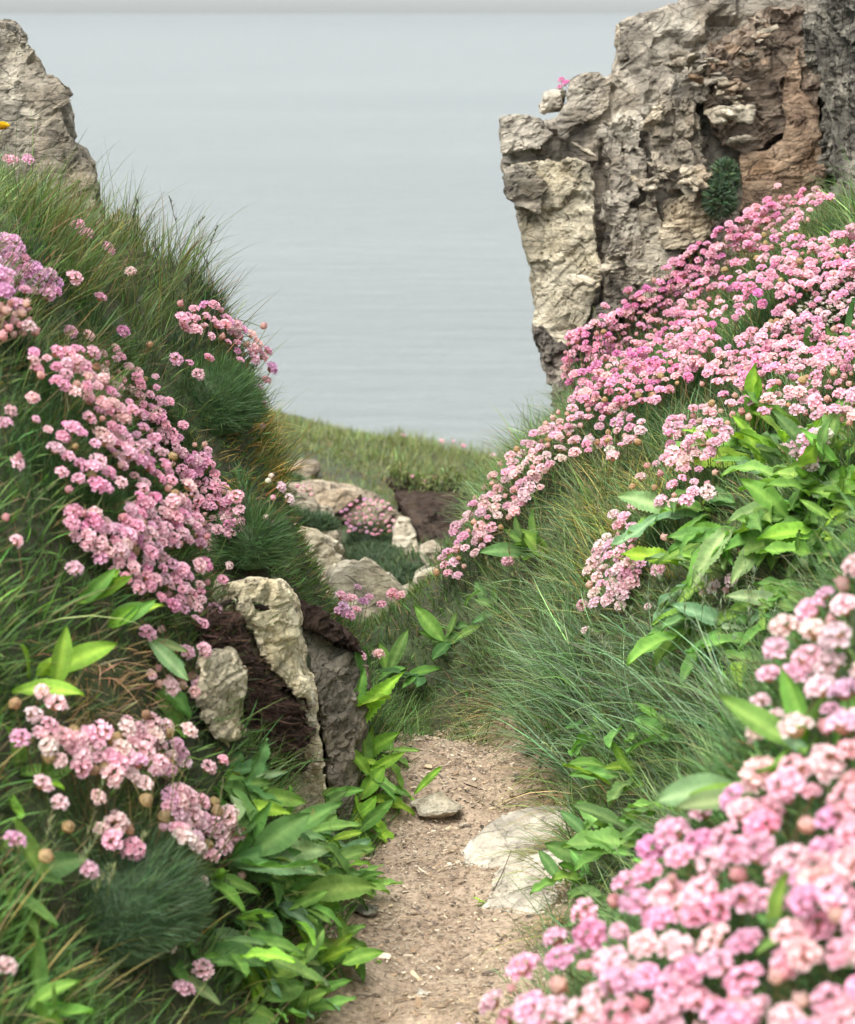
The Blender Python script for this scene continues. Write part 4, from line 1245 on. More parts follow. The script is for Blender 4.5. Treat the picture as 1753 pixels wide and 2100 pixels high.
# crest clump against the sea
crest = poisson([(380, 640), (440, 620), (520, 690), (545, 740), (520, 740), (430, 690), (370, 670)], 22) + [(540, 668), (555, 757), (545, 780), (528, 800), (540, 830), (537, 875), (505, 830), (490, 830), (360, 738), (428, 735), (405, 770), (470, 765), (370, 622), (388, 745), (520, 715), (548, 720), (372, 655)]
thrift(crest, ['slender pink thrift heads leaning over the left crest against the sea'], (0.07, 0.11), (3.7, 5.2), ((ROSE, 2), (LILAC, 1)), 0.08, 0.03, 1.0, 16, (0.03, 0.06, 0.03), slack=0.2, lean=0.4)
for (u, v, d, rad, n, lab, hd_) in ((425, 790, 4.3, (0.095, 0.1, 0.1), 4200, 'dark green thrift cushion bulging from the left crest above yellow grass', []),
                                    (515, 1090, 3.85, (0.052, 0.06, 0.065), 2600, 'mossy green thrift cushion on top of the cracked slab', [(550, 985), (556, 975), (575, 1000), (560, 1020), (470, 1010), (590, 1025), (545, 1060)]),
                                    (225, 1790, 2.85, (0.115, 0.12, 0.1), 5200, 'round thrift cushion with pale flowers and tan seed heads low on left bank', None),
                                    (20, 790, 3.35, (0.07, 0.09, 0.08), 2600, 'dark thrift cushion beneath the lilac clump buds', [])):
    c = P(u, v, d)
    pl_ = thing('thrift_plant', (c[0], c[1], float(ground(c[0], c[1]))), lab, 'flower plant')
    cushion(pl_, c - np.array([0, 0, rad[2] * 0.5]), rad, n, (0.095, 0.165, 0.075) if hd_ is None else (0.075, 0.14, 0.05))
    if hd_ is None:
        pts = poisson([(75, 1490), (230, 1500), (330, 1475), (385, 1560), (300, 1610), (90, 1560)], 30) + poisson([(350, 1620), (440, 1640), (500, 1710), (430, 1760), (330, 1700)], 26) \
            + [(30, 1442), (85, 1420), (112, 1447), (68, 1468), (40, 1516), (260, 1478), (300, 1464), (345, 1500), (120, 1650), (200, 1635), (85, 1610), (30, 1725), (95, 1755), (178, 1788), (205, 1700), (235, 1690), (270, 1745), (230, 1725), (300, 1640), (140, 1695), (425, 1575), (455, 1560), (265, 1700), (160, 1540), (385, 1500)]
        for (uu, vv) in pts:
            p = hit(uu, vv, random.uniform(0.12, 0.15), 2.3, 3.3, 0.3)
            if p is None: continue
            r = random.random()
            kind = 'spent' if r < 0.2 else ('bud' if r < 0.25 else 'head')
            ang = rng.uniform(0, 6.28); k_ = rng.uniform(0, 0.6)
            root = Vector((c[0] + math.cos(ang) * rad[0] * k_ + (p[0] - c[0]) * 0.3, c[1] + math.sin(ang) * rad[1] * k_, c[2] - 0.02))
            add_head(pl_, p, (0.55, 0.41, 0.24) if kind == 'spent' else random.choice([BLUSH, BLUSH, PALE]), kind, 1.1, root, 0.3)
    else:
        for (uu, vv) in hd_:
            p = P(uu, vv, d - 0.02)
            add_head(pl_, p, random.choice([PALE, BLUSH, WHT]), random.choice(['bud', 'head']), 0.8, Vector(c), 0.3)
thrift([(495, 1795), (408, 1812), (415, 1990), (340, 1938), (285, 1882), (400, 1875), (375, 2030), (12, 1985)], ['stray faded thrift flowers among leaves and grass at the lower left'], (0.07, 0.11), (2.2, 3.6), ((BLUSH, 1),), 0.1, 0.05, 1.05, 14)

# right bank
GAPS = [[(1450, 590), (1560, 610), (1600, 680), (1500, 720), (1440, 660)], [(1480, 520), (1540, 500), (1560, 560), (1500, 570)]]
r1 = poisson([(1150, 760), (1165, 690), (1310, 600), (1420, 505), (1500, 455), (1560, 415), (1640, 395), (1690, 400), (1640, 475), (1590, 560), (1560, 640), (1460, 700), (1420, 770), (1330, 830), (1240, 850), (1180, 810)], 15, limit=640, gaps=GAPS)
thrift(r1, ['deep pink thrift at the left foot of the right outcrop', 'magenta pink thrift carpet sloping below the right outcrop, lower part', 'magenta pink thrift carpet below the right outcrop, under the rubble ledge', 'bright pink thrift below the green plant on the outcrop', 'bright pink thrift under the orange earth face'],
       (0.08, 0.12), (4.2, 5.9), ((PINK, 4), (MAG, 1), (ROSE, 3)), 0.05, 0.02, 1.0, 26, (0.05, 0.13, 0.04))
r2 = poisson([(1640, 500), (1760, 465), (1800, 480), (1800, 730), (1600, 770), (1430, 790), (1480, 720), (1600, 640), (1600, 560)], 17, limit=400, gaps=[[(1640, 600), (1760, 570), (1760, 660), (1600, 690)]])
thrift(r2, ['soft pink thrift beside the white flowered plant, lower side', 'soft pink thrift between the magenta carpet and the white flowered plant', 'soft pink thrift growing under the dark rock wall'], (0.08, 0.12), (3.6, 5.8), ((ROSE, 2), (PALE, 2), (PINK, 1)), 0.08, 0.03, 1.0, 24, (0.03, 0.07, 0.03))
r3 = poisson([(1360, 870), (1480, 810), (1620, 770), (1760, 740), (1800, 760), (1800, 880), (1700, 860), (1600, 840), (1520, 860), (1460, 930), (1380, 960)], 20, limit=260)
thrift(r3, ['pale pink thrift above the toothed leaf rosette, next to the straw grass', 'pale pink thrift above the toothed leaf rosette, between the bright upright leaves', 'budding pale thrift above the toothed leaf rosette, by the tall dark narrow leaves'], (0.07, 0.11), (3.2, 5.2), ((PALE, 3), (ROSE, 1)), 0.3, 0.05, 1.0, 18)
r4 = poisson([(1290, 1000), (1370, 930), (1450, 900), (1480, 960), (1420, 1030), (1300, 1050)], 30, limit=60)
thrift(r4, ['loose pale thrift in straw coloured grass left of the toothed leaf rosette'], (0.07, 0.11), (3.2, 5.0), ((PALE, 3), (BLUSH, 2)), 0.2, 0.05, 1.0, 12)
r5 = poisson([(893, 1175), (935, 1080), (985, 1000), (1050, 920), (1140, 845), (1210, 830), (1330, 870), (1290, 915), (1170, 930), (1110, 980), (1060, 1050), (990, 1120), (935, 1190)], 19, limit=190)
thrift(r5, ['pale thrift trailing down the far edge of the right bank, lower end', 'pale thrift along the far edge of the right bank below the outcrop foot'], (0.08, 0.12), (4.0, 5.7), ((PALE, 3), (BLUSH, 2), (ROSE, 1)), 0.15, 0.05, 1.0, 14, (0.05, 0.085, 0.04), slack=0.2)
r6 = poisson([(1210, 1150), (1250, 1090), (1260, 1045), (1300, 1050), (1295, 1120), (1305, 1180), (1270, 1250), (1215, 1245), (1200, 1200)], 24)
thrift(r6, ['compact blush thrift cluster alone in the grass of the right bank'], (0.07, 0.1), (3.4, 4.8), ((BLUSH, 3), (PALE, 2)), 0.05, 0.02, 1.05, 20)
thrift([(1232, 915), (1300, 905), (1210, 905), (1250, 925), (1170, 880)], ['creamy white thrift heads at the top of the grassy right slope'], (0.07, 0.1), (4, 5.6), ((WHT, 1),), 0, 0, 1.1, 12)
thrift(poisson([(1630, 890), (1690, 890), (1680, 960), (1640, 970)], 22) + [(1605, 925)], ['white tinged thrift cluster beside the big toothed leaves'], (0.06, 0.1), (3.2, 5.2), ((BLUSH, 1), (WHT, 1)), 0.1, 0, 1.05, 14)
thrift([(1200, 1293), (1520, 1135), (1488, 1210), (1280, 1062), (1465, 1205), (1440, 1215), (1500, 1190), (1330, 1245)], ['single blush thrift flowers dotted below the big toothed leaves'], (0.05, 0.09), (3.2, 4.8), ((BLUSH, 1),), 0.3, 0, 1.0, 12)
# foreground right
rf = poisson([(985, 2110), (1010, 2005), (1180, 1885), (1300, 1785), (1400, 1690), (1530, 1600), (1640, 1570), (1760, 1530), (1800, 1600), (1800, 2150), (985, 2150)], 60, limit=220, gaps=[[(1480, 1880), (1800, 1830), (1800, 2010), (1560, 2030)]])
thrift(rf, ['soft focus pink thrift at the near path edge, lower end', 'soft focus pink thrift on the near right bank beside the path', 'soft focus pink thrift on the near right bank among broad leaves', 'soft focus pink thrift high on the near right bank'], (0.1, 0.14), (1.4, 2.4), ((PINK, 2), (ROSE, 3), (PALE, 3)), 0.14, 0.0, 1.3, 30, (0.07, 0.15, 0.05), slack=0.3)
rf2 = poisson([(1550, 1520), (1560, 1340), (1640, 1225), (1760, 1160), (1800, 1160), (1800, 1520), (1660, 1500)], 62, limit=60)
thrift(rf2, ['pale near thrift rising in front of the toothed leaf rosette'], (0.1, 0.14), (1.5, 2.6), ((PALE, 2), (BLUSH, 2)), 0.3, 0.0, 1.1, 20, slack=0.3)
# path bend and beyond
thrift([(733, 1205), (700, 1225), (720, 1228), (745, 1235), (757, 1225), (805, 1220), (822, 1222), (693, 1256), (715, 1262), (783, 1240), (730, 1250), (704, 1245)], ['small pink thrift tuft at the path bend in front of pale rocks'], (0.08, 0.13), (4.2, 5.9), ((ROSE, 2), (LILAC, 1)), 0.05, 0, 1.0, 16, slack=0.3)
thrift([(738, 1347), (776, 1343)], ['two pale thrift flowers beside the right face of the slab rock'], (0.09, 0.12), (3.8, 5.2), ((PALE, 1),), 0, 0, 1.0, 10)
for (pts, d, lab, tt) in ((poisson([(575, 1000), (640, 995), (645, 1045), (585, 1050)], 13), 7.6, 'pale pink thrift tuft on the rock slab of the hollow', PALE),
                          (poisson([(700, 1050), (740, 1018), (800, 1028), (812, 1085), (770, 1100), (715, 1090)], 14), 7.7, 'bushy rose thrift cushion on the ledge beneath the knoll', MAG)):
    c = np.mean([P(u, v, d) for u, v in pts], 0)
    pl_ = thing('thrift_plant', (c[0], c[1], c[2] - 0.12), lab, 'flower plant')
    cushion(pl_, c - np.array([0, 0, 0.1]), (0.07, 0.07, 0.075), 1500, (0.07, 0.115, 0.06), (0.02, 0.045), (0.002, 0.004))
    for (u, v) in pts:
        p = P(u, v, d - random.uniform(0.02, 0.1)); add_head(pl_, p, tt if tt == PALE else random.choice([LILAC, PINK, ROSE]), 'head', 0.62, Vector(c) - Vector((0, 0, 0.08)), 0.3)
for (u, v, d, r_, lab) in ((770, 1135, 7.3, 0.075, 'low dark green cushion plant below the bushy rose thrift'), (820, 1175, 6.6, 0.055, 'blue green cushion plant between the pale rocks of the hollow'),
                           (605, 1060, 6.8, 0.042, 'dark green cushion under the pale thrift tuft on the slab'), (655, 1070, 6.8, 0.036, 'small green cushion wedged on the broad slab'), (590, 985, 8.6, 0.055, 'grey green cushion plant on the ledge by the bare earth'), (900, 1165, 7.0, 0.055, 'olive cushion plant in front of the dark hollow')):
    c = P(u, v, d)
    pl_ = thing('cushion_plant', (c[0], c[1], c[2] - r_), lab, 'plant')
    cushion(pl_, c - np.array([0, 0, r_ * 0.4]), (r_ * 1.2, r_, r_ * 0.75), 1100, (0.085, 0.135, 0.07), (0.018, 0.04), (0.0022, 0.0045))
thrift([(815, 985), (870, 985), (860, 992), (890, 980), (845, 978), (905, 992)], ['tiny pink thrift flowers on the brink above the dark hollow'], (0.03, 0.06), (8.5, 11.5), ((PINK, 1),), 0, 0, 1.0, 10, slack=0.3)
thrift([(826, 893), (930, 905), (950, 915), (905, 905), (1010, 935)], ['far thrift flowers on the skyline of the knoll'], (0.05, 0.1), (10, 13), ((PALE, 1),), 0, 0, 1.0, 6, slack=0.4)
for (pts, d, lab, nm, tint) in (([(1152, 165), (1158, 172), (1148, 180), (1163, 168)], 6.2, 'tiny pink thrift tuft on top of the right outcrop', 'thrift_plant', MAG),):
    c = P(1158, 200, d)
    pl_ = thing('thrift_plant', tuple(c), lab, 'flower plant')
    for (u, v) in pts: add_head(pl_, P(u, v, d), tint, 'head', 0.7, Vector(c), 0.3)

# ------------------------------------------------------------------ broad leaves
def leaf_mesh(name, seed, aspect=0.3, teeth=14, tooth=0.05, arch=0.25, tip=0.75, wav=0.02):
    rg = np.random.default_rng(seed)
    nl, nw = 30, 4
    V, C, Fc = [], [], []
    for i in range(nl + 1):
        t = i / nl
        wd = aspect * 0.5 * (math.sin(math.pi * t ** tip) ** 0.8 + 0.12 * (1 - t))
        if i == nl: wd = 0.004
        wd *= 1 + (tooth * 1.6 if i % 2 else -tooth) * (0.25 < t < 0.98) * rg.uniform(0.6, 1.2)
        z0 = arch * (t - t * t * 1.25)
        for j in range(nw + 1):
            s = 2 * j / nw - 1
            fold = 0.10 * aspect * abs(s) * 2 - wav * math.sin(t * 17 + s * 2 + seed) * abs(s)
            V.append([s * wd, t * math.cos(arch * 0.5), z0 + fold])
            mid = math.exp(-(s / 0.09) ** 2)
            vein = 0.10 * (0.5 + 0.5 * math.sin((t - abs(s) * 0.10) * 60)) ** 4
            C.append(np.array([1, 1, 1]) * (0.92 + rg.uniform(-.03, .03) + vein) + mid * np.array([0.75, 0.5, 0.6]))
    for i in range(nl):
        for j in range(nw):
            a = i * (nw + 1) + j
            Fc.append([a, a + 1, a + nw + 2, a + nw + 1])
    return mesh_faces(name, np.array(V), Fc, M_LEAF, np.array(C), True)


LEAVES = [leaf_mesh('leaf', 700 + k, a, 0, to, ar, tp, wv) for k, (a, to, ar, tp, wv) in enumerate(((0.27, 0.05, 0.25, 1.0, 0.012), (0.31, 0.04, 0.45, 0.95, 0.02), (0.22, 0.07, 0.15, 1.1, 0.015), (0.34, 0.03, 0.35, 1.05, 0.02), (0.27, 0.08, 0.6, 1.0, 0.03), (0.24, 0.06, -0.15, 1.1, 0.03), (0.29, 0.09, 0.3, 1.15, 0.035)))]
SMOOTHL = [leaf_mesh('leaf', 720 + k, a, 0, 0.0, ar, tp, 0.006) for k, (a, ar, tp) in enumerate(((0.36, 0.2, 0.95), (0.3, 0.4, 1.05), (0.25, 0.3, 1.1), (0.3, -0.1, 1.0)))]
SERR = [leaf_mesh('leaf', 740 + k, a, 0, 0.11, ar, tp, 0.02) for k, (a, ar, tp) in enumerate(((0.24, 0.3, 0.85), (0.3, 0.2, 0.8), (0.26, 0.5, 0.85)))]
LG = (0.15, 0.305, 0.065); LB = (0.2, 0.39, 0.045); LD = (0.1, 0.21, 0.06); LGREY = (0.19, 0.31, 0.14)


def leaf_at(plant, base, az, el, size, col, meshes, roll=0.0):
    o = bpy.data.objects.new('leaf', random.choice(meshes)); COL.objects.link(o); o.parent = plant
    gx_, gy_ = grad(base[0], base[1], 0.06)
    nn = Vector((-float(gx_), -float(gy_), 1)).normalized() * 0.75 + Vector((0, -0.2, 0.3))
    M_ = Matrix.Translation(Vector(base) - Vector(plant.location)) @ Vector((0, 0, 1)).rotation_difference(nn.normalized()).to_matrix().to_4x4() @ Matrix.Rotation(az - math.pi / 2, 4, 'Z') @ Matrix.Rotation(el, 4, 'X') @ Matrix.Rotation(roll, 4, 'Y') @ Matrix.Diagonal((size * random.uniform(.85, 1.15), size, size, 1))
    o.matrix_basis = M_
    k = random.uniform(0.75, 1.25)
    o.color = (col[0] * k * random.uniform(.85, 1.2), col[1] * k, col[2] * k * random.uniform(.8, 1.2), 1)
    return o


def rosette(u, v, n, size, label, cols=(LG,), meshes=LEAVES, el=(0.2, 0.9), az=None, spread=0.016, h=0.0, dr=(1.3, 6)):
    p = hit(u, v, h, dr[0], dr[1], 0.3)
    if p is None:
        print('rosette missed', u, v); return
    z = float(ground(p[0], p[1]))
    pl_ = thing('leafy_plant', (p[0], p[1], z), label, 'plant')
    exclude(p[0], p[1], size[1] * 0.6, 0.9)
    for k in range(n):
        a = k * 2.39996 + random.uniform(-.3, .3) if az is None else random.uniform(*az)
        e = random.uniform(*el)
        b = (p[0] + random.gauss(0, spread), p[1] + random.gauss(0, spread), z + max(h, 0) * 0.6 + random.uniform(0, 0.015))
        leaf_at(pl_, b, a, e, random.uniform(size[0] * 0.7, size[1]), random.choice(cols), meshes, random.gauss(0, 0.25))
    return pl_


PI = math.pi
# right bank (az: 0 = right, pi = left, -pi/2 = towards the camera)
rosette(1560, 1110, 16, (0.09, 0.15), 'large toothed leaf rosette fanning out in the middle of the right bank', (LGREY, LG, LG), LEAVES, (0.1, 0.9), (0.9 * PI, 1.75 * PI), 0.03, 0.02, (3, 4.6))
rosette(1600, 980, 10, (0.1, 0.15), 'upright toothed leaves behind the large rosette on the right bank', (LG, LGREY, LB), LEAVES, (0.7, 1.3), (0.6 * PI, 1.4 * PI), 0.03, 0.02, (3, 4.6))
rosette(1720, 960, 9, (0.1, 0.16), 'dark broad leaves right of the white tinged thrift cluster', (LD, LG, LD), LEAVES, (0.5, 1.2), None, 0.03, 0.02, (2.8, 4.6))
rosette(1560, 880, 8, (0.08, 0.13), 'bright upright leaves among pale thrift above the rosette', (LB, LG, LG), LEAVES, (0.7, 1.4), None, 0.02, 0.02, (3, 5))
rosette(1735, 740, 6, (0.1, 0.15), 'tall dark narrow leaves at the edge of the soft pink thrift', (LD,), SMOOTHL, (0.9, 1.4), None, 0.02, 0.02, (3, 5))
rosette(1480, 1290, 10, (0.08, 0.13), 'green leaves lying in grass below the large rosette', (LG, LB, LG), LEAVES, (0.0, 0.7), (0.8 * PI, 1.9 * PI), 0.03, 0.02, (3, 4.6))
rosette(1440, 1200, 7, (0.1, 0.14), 'long flat leaves pointing to the path from the large rosette foot', (LG, LGREY), LEAVES, (0.0, 0.4), (0.85 * PI, 1.2 * PI), 0.02, 0.03, (3, 4.6))
rosette(1110, 1140, 9, (0.09, 0.13), 'dark glossy leaf tuft below the far edge thrift of the right bank', (LD, LD, LG), SMOOTHL, (0.6, 1.3), None, 0.02, 0.01, (4, 5.4))
rosette(1330, 1720, 14, (0.08, 0.13), 'toothed leaf cluster overhanging the embedded stone on the right', (LG, LD, LG), LEAVES, (0.2, 1.2), (0.6 * PI, 1.6 * PI), 0.035, 0.03, (2.9, 4.2))
rosette(1290, 1590, 8, (0.09, 0.12), 'bright green leaves standing in long grass right of the path', (LG, LB, LD), LEAVES, (0.6, 1.3), (0.4 * PI, 1.4 * PI), 0.03, 0.03, (2.9, 4.2))
rosette(1270, 1850, 6, (0.07, 0.11), 'dark leaves drooping to the path edge below the embedded stone', (LD, LG), SERR, (0.0, 0.5), (0.8 * PI, 1.4 * PI), 0.02, 0.03, (2.7, 4.0))
rosette(1540, 1590, 5, (0.07, 0.09), 'broad grey green leaf spray just behind the near thrift', (LGREY, LG), SMOOTHL, (0.2, 0.8), (0.7 * PI, 1.2 * PI), 0.015, 0.08, (1.7, 3.0))
rosette(1690, 1520, 8, (0.06, 0.1), 'broad leaves between the near thrift clumps', (LG, LG, LGREY), SMOOTHL, (0.2, 1.0), None, 0.02, 0.06, (1.6, 2.6))
rosette(1700, 1920, 8, (0.05, 0.09), 'deep green blurred leaves under the near thrift', (LD, LG), SMOOTHL, (0.3, 1.1), None, 0.03, 0.03, (1.4, 2.4))
rosette(930, 1310, 10, (0.07, 0.11), 'dark narrow leaf tuft in the turf at the path bend', (LD, LG), SMOOTHL, (0.1, 0.8), None, 0.03, 0.01, (4.2, 6))
rosette(790, 1400, 10, (0.07, 0.12), 'strappy green leaves in the grass wall at the end of the path', (LD, LG), SMOOTHL, (0.3, 1.1), None, 0.03, 0.01, (4.0, 6))
rosette(1010, 1250, 7, (0.06, 0.09), 'small dark leaves in the turf above the path bend', (LD,), SMOOTHL, (0.1, 0.8), None, 0.03, 0.01, (4.0, 6))
# left bank
rosette(165, 1240, 4, (0.075, 0.1), 'bright translucent broad leaf standing under the left thrift sweep', (LB, LB, LG), SMOOTHL, (0.9, 1.35), (0.1 * PI, 0.5 * PI), 0.01, 0.01, (2.3, 3.6))
rosette(235, 1310, 4, (0.07, 0.09), 'bright broad leaf leaning over the dry straw grass', (LB, LB, LG), SMOOTHL, (0.7, 1.2), (0.05 * PI, 0.4 * PI), 0.01, 0.01, (2.3, 3.6))
rosette(300, 1330, 4, (0.08, 0.1), 'long leaves pointing to the slab rock from the left bank', (LG, LGREY), LEAVES, (0.1, 0.5), (-0.15 * PI, 0.1 * PI), 0.01, 0.02, (2.4, 3.8))
rosette(310, 1420, 4, (0.08, 0.1), 'leaf pair drooping beside the straw grass above the slab', (LG,), LEAVES, (-0.3, 0.3), (-0.2 * PI, 0.1 * PI), 0.01, 0.02, (2.4, 3.8))
rosette(60, 1420, 5, (0.08, 0.11), 'green upright leaves in grass left of the dry straw', (LG, LB), SMOOTHL, (0.8, 1.4), None, 0.015, 0.01, (2.3, 3.4))
rosette(50, 1640, 6, (0.08, 0.11), 'broad leaf plant left of the round blue green cushion', (LG, LB), SMOOTHL, (0.5, 1.3), None, 0.02, 0.01, (2.2, 3.2))
rosette(40, 1820, 7, (0.07, 0.1), 'low leaf plant under the stray faded thrift at the left', (LG, LD), SMOOTHL, (0.3, 1.1), None, 0.02, 0.02, (2.2, 3.2))
rosette(60, 2080, 5, (0.06, 0.09), 'broad leaf in the lower left grass', (LG,), SMOOTHL, (0.6, 1.2), None, 0.02, 0.02, (2.0, 3.0))
rosette(450, 1620, 9, (0.07, 0.1), 'dark toothed leaves below the peat beside the slab foot', (LG, LD, LD), LEAVES, (0.1, 0.8), (-0.4 * PI, 0.6 * PI), 0.03, 0.01, (2.9, 4.0))
rosette(530, 1710, 8, (0.06, 0.09), 'upright dark green leaves against the lower slab rock', (LD, LG, LD), LEAVES, (0.3, 1.0), None, 0.03, 0.01, (2.9, 4.0))
rosette(470, 1760, 12, (0.09, 0.13), 'spreading leaf plant right of the round blue green cushion', (LG, LGREY, LD), LEAVES, (0.1, 1.0), (-0.5 * PI, 0.5 * PI), 0.03, 0.02, (2.6, 3.8))
rosette(560, 1850, 14, (0.08, 0.12), 'toothed leaves sprawling towards the path below the slab', (LG, LG, LGREY), LEAVES, (0.0, 0.8), (-0.45 * PI, 0.3 * PI), 0.03, 0.02, (2.6, 3.8))
rosette(450, 1930, 12, (0.08, 0.12), 'long leaves layered on the lower left bank near the path', (LG, LD, LGREY), LEAVES, (0.0, 0.8), (-0.6 * PI, 0.3 * PI), 0.03, 0.02, (2.5, 3.6))
rosette(640, 1790, 10, (0.06, 0.1), 'light green leaves edging the path under the slab', (LB, LG), LEAVES, (0.0, 0.6), (-0.5 * PI, 0.2 * PI), 0.025, 0.01, (3, 4.2))
rosette(700, 1800, 9, (0.05, 0.08), 'flat yellow green leaves lying on the path edge', (LB, LG), LEAVES, (-0.1, 0.3), (-0.5 * PI, 0.2 * PI), 0.02, 0.005, (3, 4.2))
rosette(620, 1950, 14, (0.04, 0.07), 'small lobed green weeds creeping onto the path', (LB, LG), SERR, (0.0, 0.6), None, 0.035, 0.0, (2.6, 3.8))
rosette(590, 2040, 14, (0.04, 0.07), 'small lobed weeds at the lower path edge', (LG, LB), SERR, (0.0, 0.6), None, 0.035, 0.0, (2.5, 3.6))
rosette(520, 2070, 8, (0.07, 0.1), 'broad green leaves at the lower left path edge', (LG, LB), SMOOTHL, (0.1, 0.8), None, 0.025, 0.02, (2.4, 3.4))
# bright column of leaves at the slab's right foot
rosette(690, 1500, 7, (0.12, 0.17), 'tall toothed leaves growing up the right face of the slab', (LG, LB), SERR, (0.9, 1.45), None, 0.02, 0.0, (3.6, 4.6))
rosette(730, 1590, 10, (0.07, 0.11), 'bright toothed leaf plant at the foot of the slab by the path', (LB, LG), SERR, (0.4, 1.2), None, 0.025, 0.0, (3.4, 4.6))
rosette(770, 1640, 12, (0.06, 0.1), 'lime green leaf plant beside the flat grey stone', (LB, LB, LG), LEAVES, (0.1, 0.9), None, 0.025, 0.0, (3.4, 4.6))
rosette(720, 1700, 12, (0.06, 0.1), 'lime green leaves crowding between slab foot and path', (LB, LG), LEAVES, (0.0, 0.9), None, 0.03, 0.0, (3.4, 4.4))
rosette(800, 1560, 8, (0.05, 0.08), 'small bright leaves where the path meets the grass wall', (LB, LG), LEAVES, (0.1, 0.8), None, 0.02, 0.0, (3.4, 4.6))
def leaf_field(poly, sp, size, cols, meshes, el, az, labels, dr, h=0.015, n=(7, 11)):
    pts = poisson(poly, sp, limit=len(labels))
    pts.sort()
    for (u, v), lab in zip(pts, labels):
        rosette(u, v, random.randint(*n), size, lab, cols, meshes, el, az, 0.03, h, dr)


leaf_field([(1330, 1050), (1500, 860), (1753, 840), (1780, 1200), (1640, 1330), (1420, 1330), (1320, 1200)], 74, (0.07, 0.12), (LG, LG, LGREY, LB, LD), LEAVES, (0.1, 1.0), (0.7 * PI, 1.8 * PI),
           ['toothed leaves on the right bank, %s' % w_ for w_ in ('grassy left margin', 'left margin below straw grass', 'left part under loose pale thrift', 'left part beside long flat leaves', 'below the loose pale thrift',
            'beside the large rosette', 'under the white tinged cluster', 'right part beside tall leaves', 'right part above near thrift', 'right part below budding thrift', 'right margin by dark leaves', 'far right margin')], (2.9, 4.8))
leaf_field([(1600, 900), (1780, 880), (1800, 1240), (1680, 1260), (1580, 1180)], 60, (0.08, 0.13), (LG, LGREY, LG, LD), LEAVES, (0.1, 1.1), (0.6 * PI, 1.9 * PI),
           ['broad leaves crowding the right margin of the bank, %s' % w_ for w_ in ('beside white tinged thrift', 'under budding thrift', 'above the near thrift', 'behind the near pale thrift', 'at the outer edge', 'next to the dark broad leaves')], (2.6, 4.6))
leaf_field([(400, 1600), (560, 1590), (680, 1760), (720, 1880), (640, 2000), (520, 2090), (400, 1990), (380, 1780)], 64, (0.05, 0.09), (LG, LG, LB, LD, LGREY, LD), LEAVES, (0.0, 1.0), (-0.7 * PI, 0.5 * PI),
           ['leafy weed in the lower left bank, %s' % w_ for w_ in ('touching the round thrift cushion', 'below the round thrift cushion', 'under the peat', 'under the slab foot', 'between cushion and slab', 'midway to the path', 'just above the creeping weeds',
            'beside layered long leaves', 'next to sprawling toothed leaves', 'at the light green path edging', 'over the path margin', 'beside the brown edge stone')], (2.4, 4.0))
leaf_field([(480, 1640), (600, 1660), (700, 1780), (740, 1850), (660, 1990), (560, 2090), (460, 2090), (430, 1850)], 58, (0.055, 0.095), (LG, LD, LG, LGREY), LEAVES, (0.0, 0.9), (-0.6 * PI, 0.4 * PI),
           ['spreading weed leaves of the leaf carpet left of the path, %s' % w_ for w_ in ('high beside the cushion', 'low by the grass', 'below the peat', 'above the broad edge leaves', 'among the layered leaves', 'under the slab edge', 'above the small weeds', 'beside the path margin', 'at the lime leaves', 'at the lowest corner')], (2.4, 4.2))
leaf_field([(1340, 1060), (1470, 960), (1560, 900), (1700, 1000), (1640, 1250), (1560, 1400), (1420, 1380), (1340, 1250)], 82, (0.08, 0.125), (LG, LGREY, LG, LB), LEAVES, (0.0, 0.8), (0.7 * PI, 1.6 * PI),
           ['toothed leaves filling the leafy middle of the right bank, %s' % w_ for w_ in ('facing the path', 'low down facing the path', 'under the pale thrift', 'over the long grass', 'around the large rosette', 'below the white tinged thrift', 'just behind the near pale thrift')], (2.9, 4.8))
leaf_field([(1200, 1500), (1330, 1480), (1420, 1600), (1400, 1760), (1290, 1900), (1190, 1880), (1200, 1700)], 62, (0.06, 0.1), (LG, LD, LG), LEAVES, (0.1, 1.1), (0.6 * PI, 1.7 * PI),
           ['leaf tuft in the long grass right of the path, %s' % w_ for w_ in ('above the embedded stone', 'over the stone edge', 'beside the overhanging cluster', 'behind the near thrift', 'next to bright standing leaves', 'low near the path')], (2.7, 4.2))
for (u, v, lab) in ((770, 1992, 'tiny seedling on the near path'), (985, 1866, 'tiny green sprig near the lower embedded stone')):
    rosette(u, v, 6, (0.01, 0.018), lab, (LB,), LEAVES, (0.1, 0.6), None, 0.004)

# ------------------------------------------------------------------ other flowers and plants
def petal_disc(name, n, r, c_in, c_out):
    V, Fc, C = [], [], []
    for j in range(n):
        a = j * 2.39996; k = math.sqrt((j + 0.5) / n)
        ax = np.array([math.cos(a) * k, math.sin(a) * k, 0.5 + 0.5 * (1 - k)]); ax /= np.linalg.norm(ax)
        s = np.cross(ax, [0.1, 0.3, 1]); s /= np.linalg.norm(s)
        i = len(V); L = r * (0.7 + 0.3 * k)
        V += [ax * r * 0.2 - s * r * .12, ax * L * 0.75 - s * r * 0.24, ax * L, ax * L * 0.75 + s * r * 0.24, ax * r * .2 + s * r * .12]
        C += [c_in, c_out, c_out, c_out, c_in]
        Fc.append([i, i + 1, i + 2, i + 3, i + 4])
    return mesh_faces(name, np.array(V), Fc, M_PETAL, np.array(C, float))


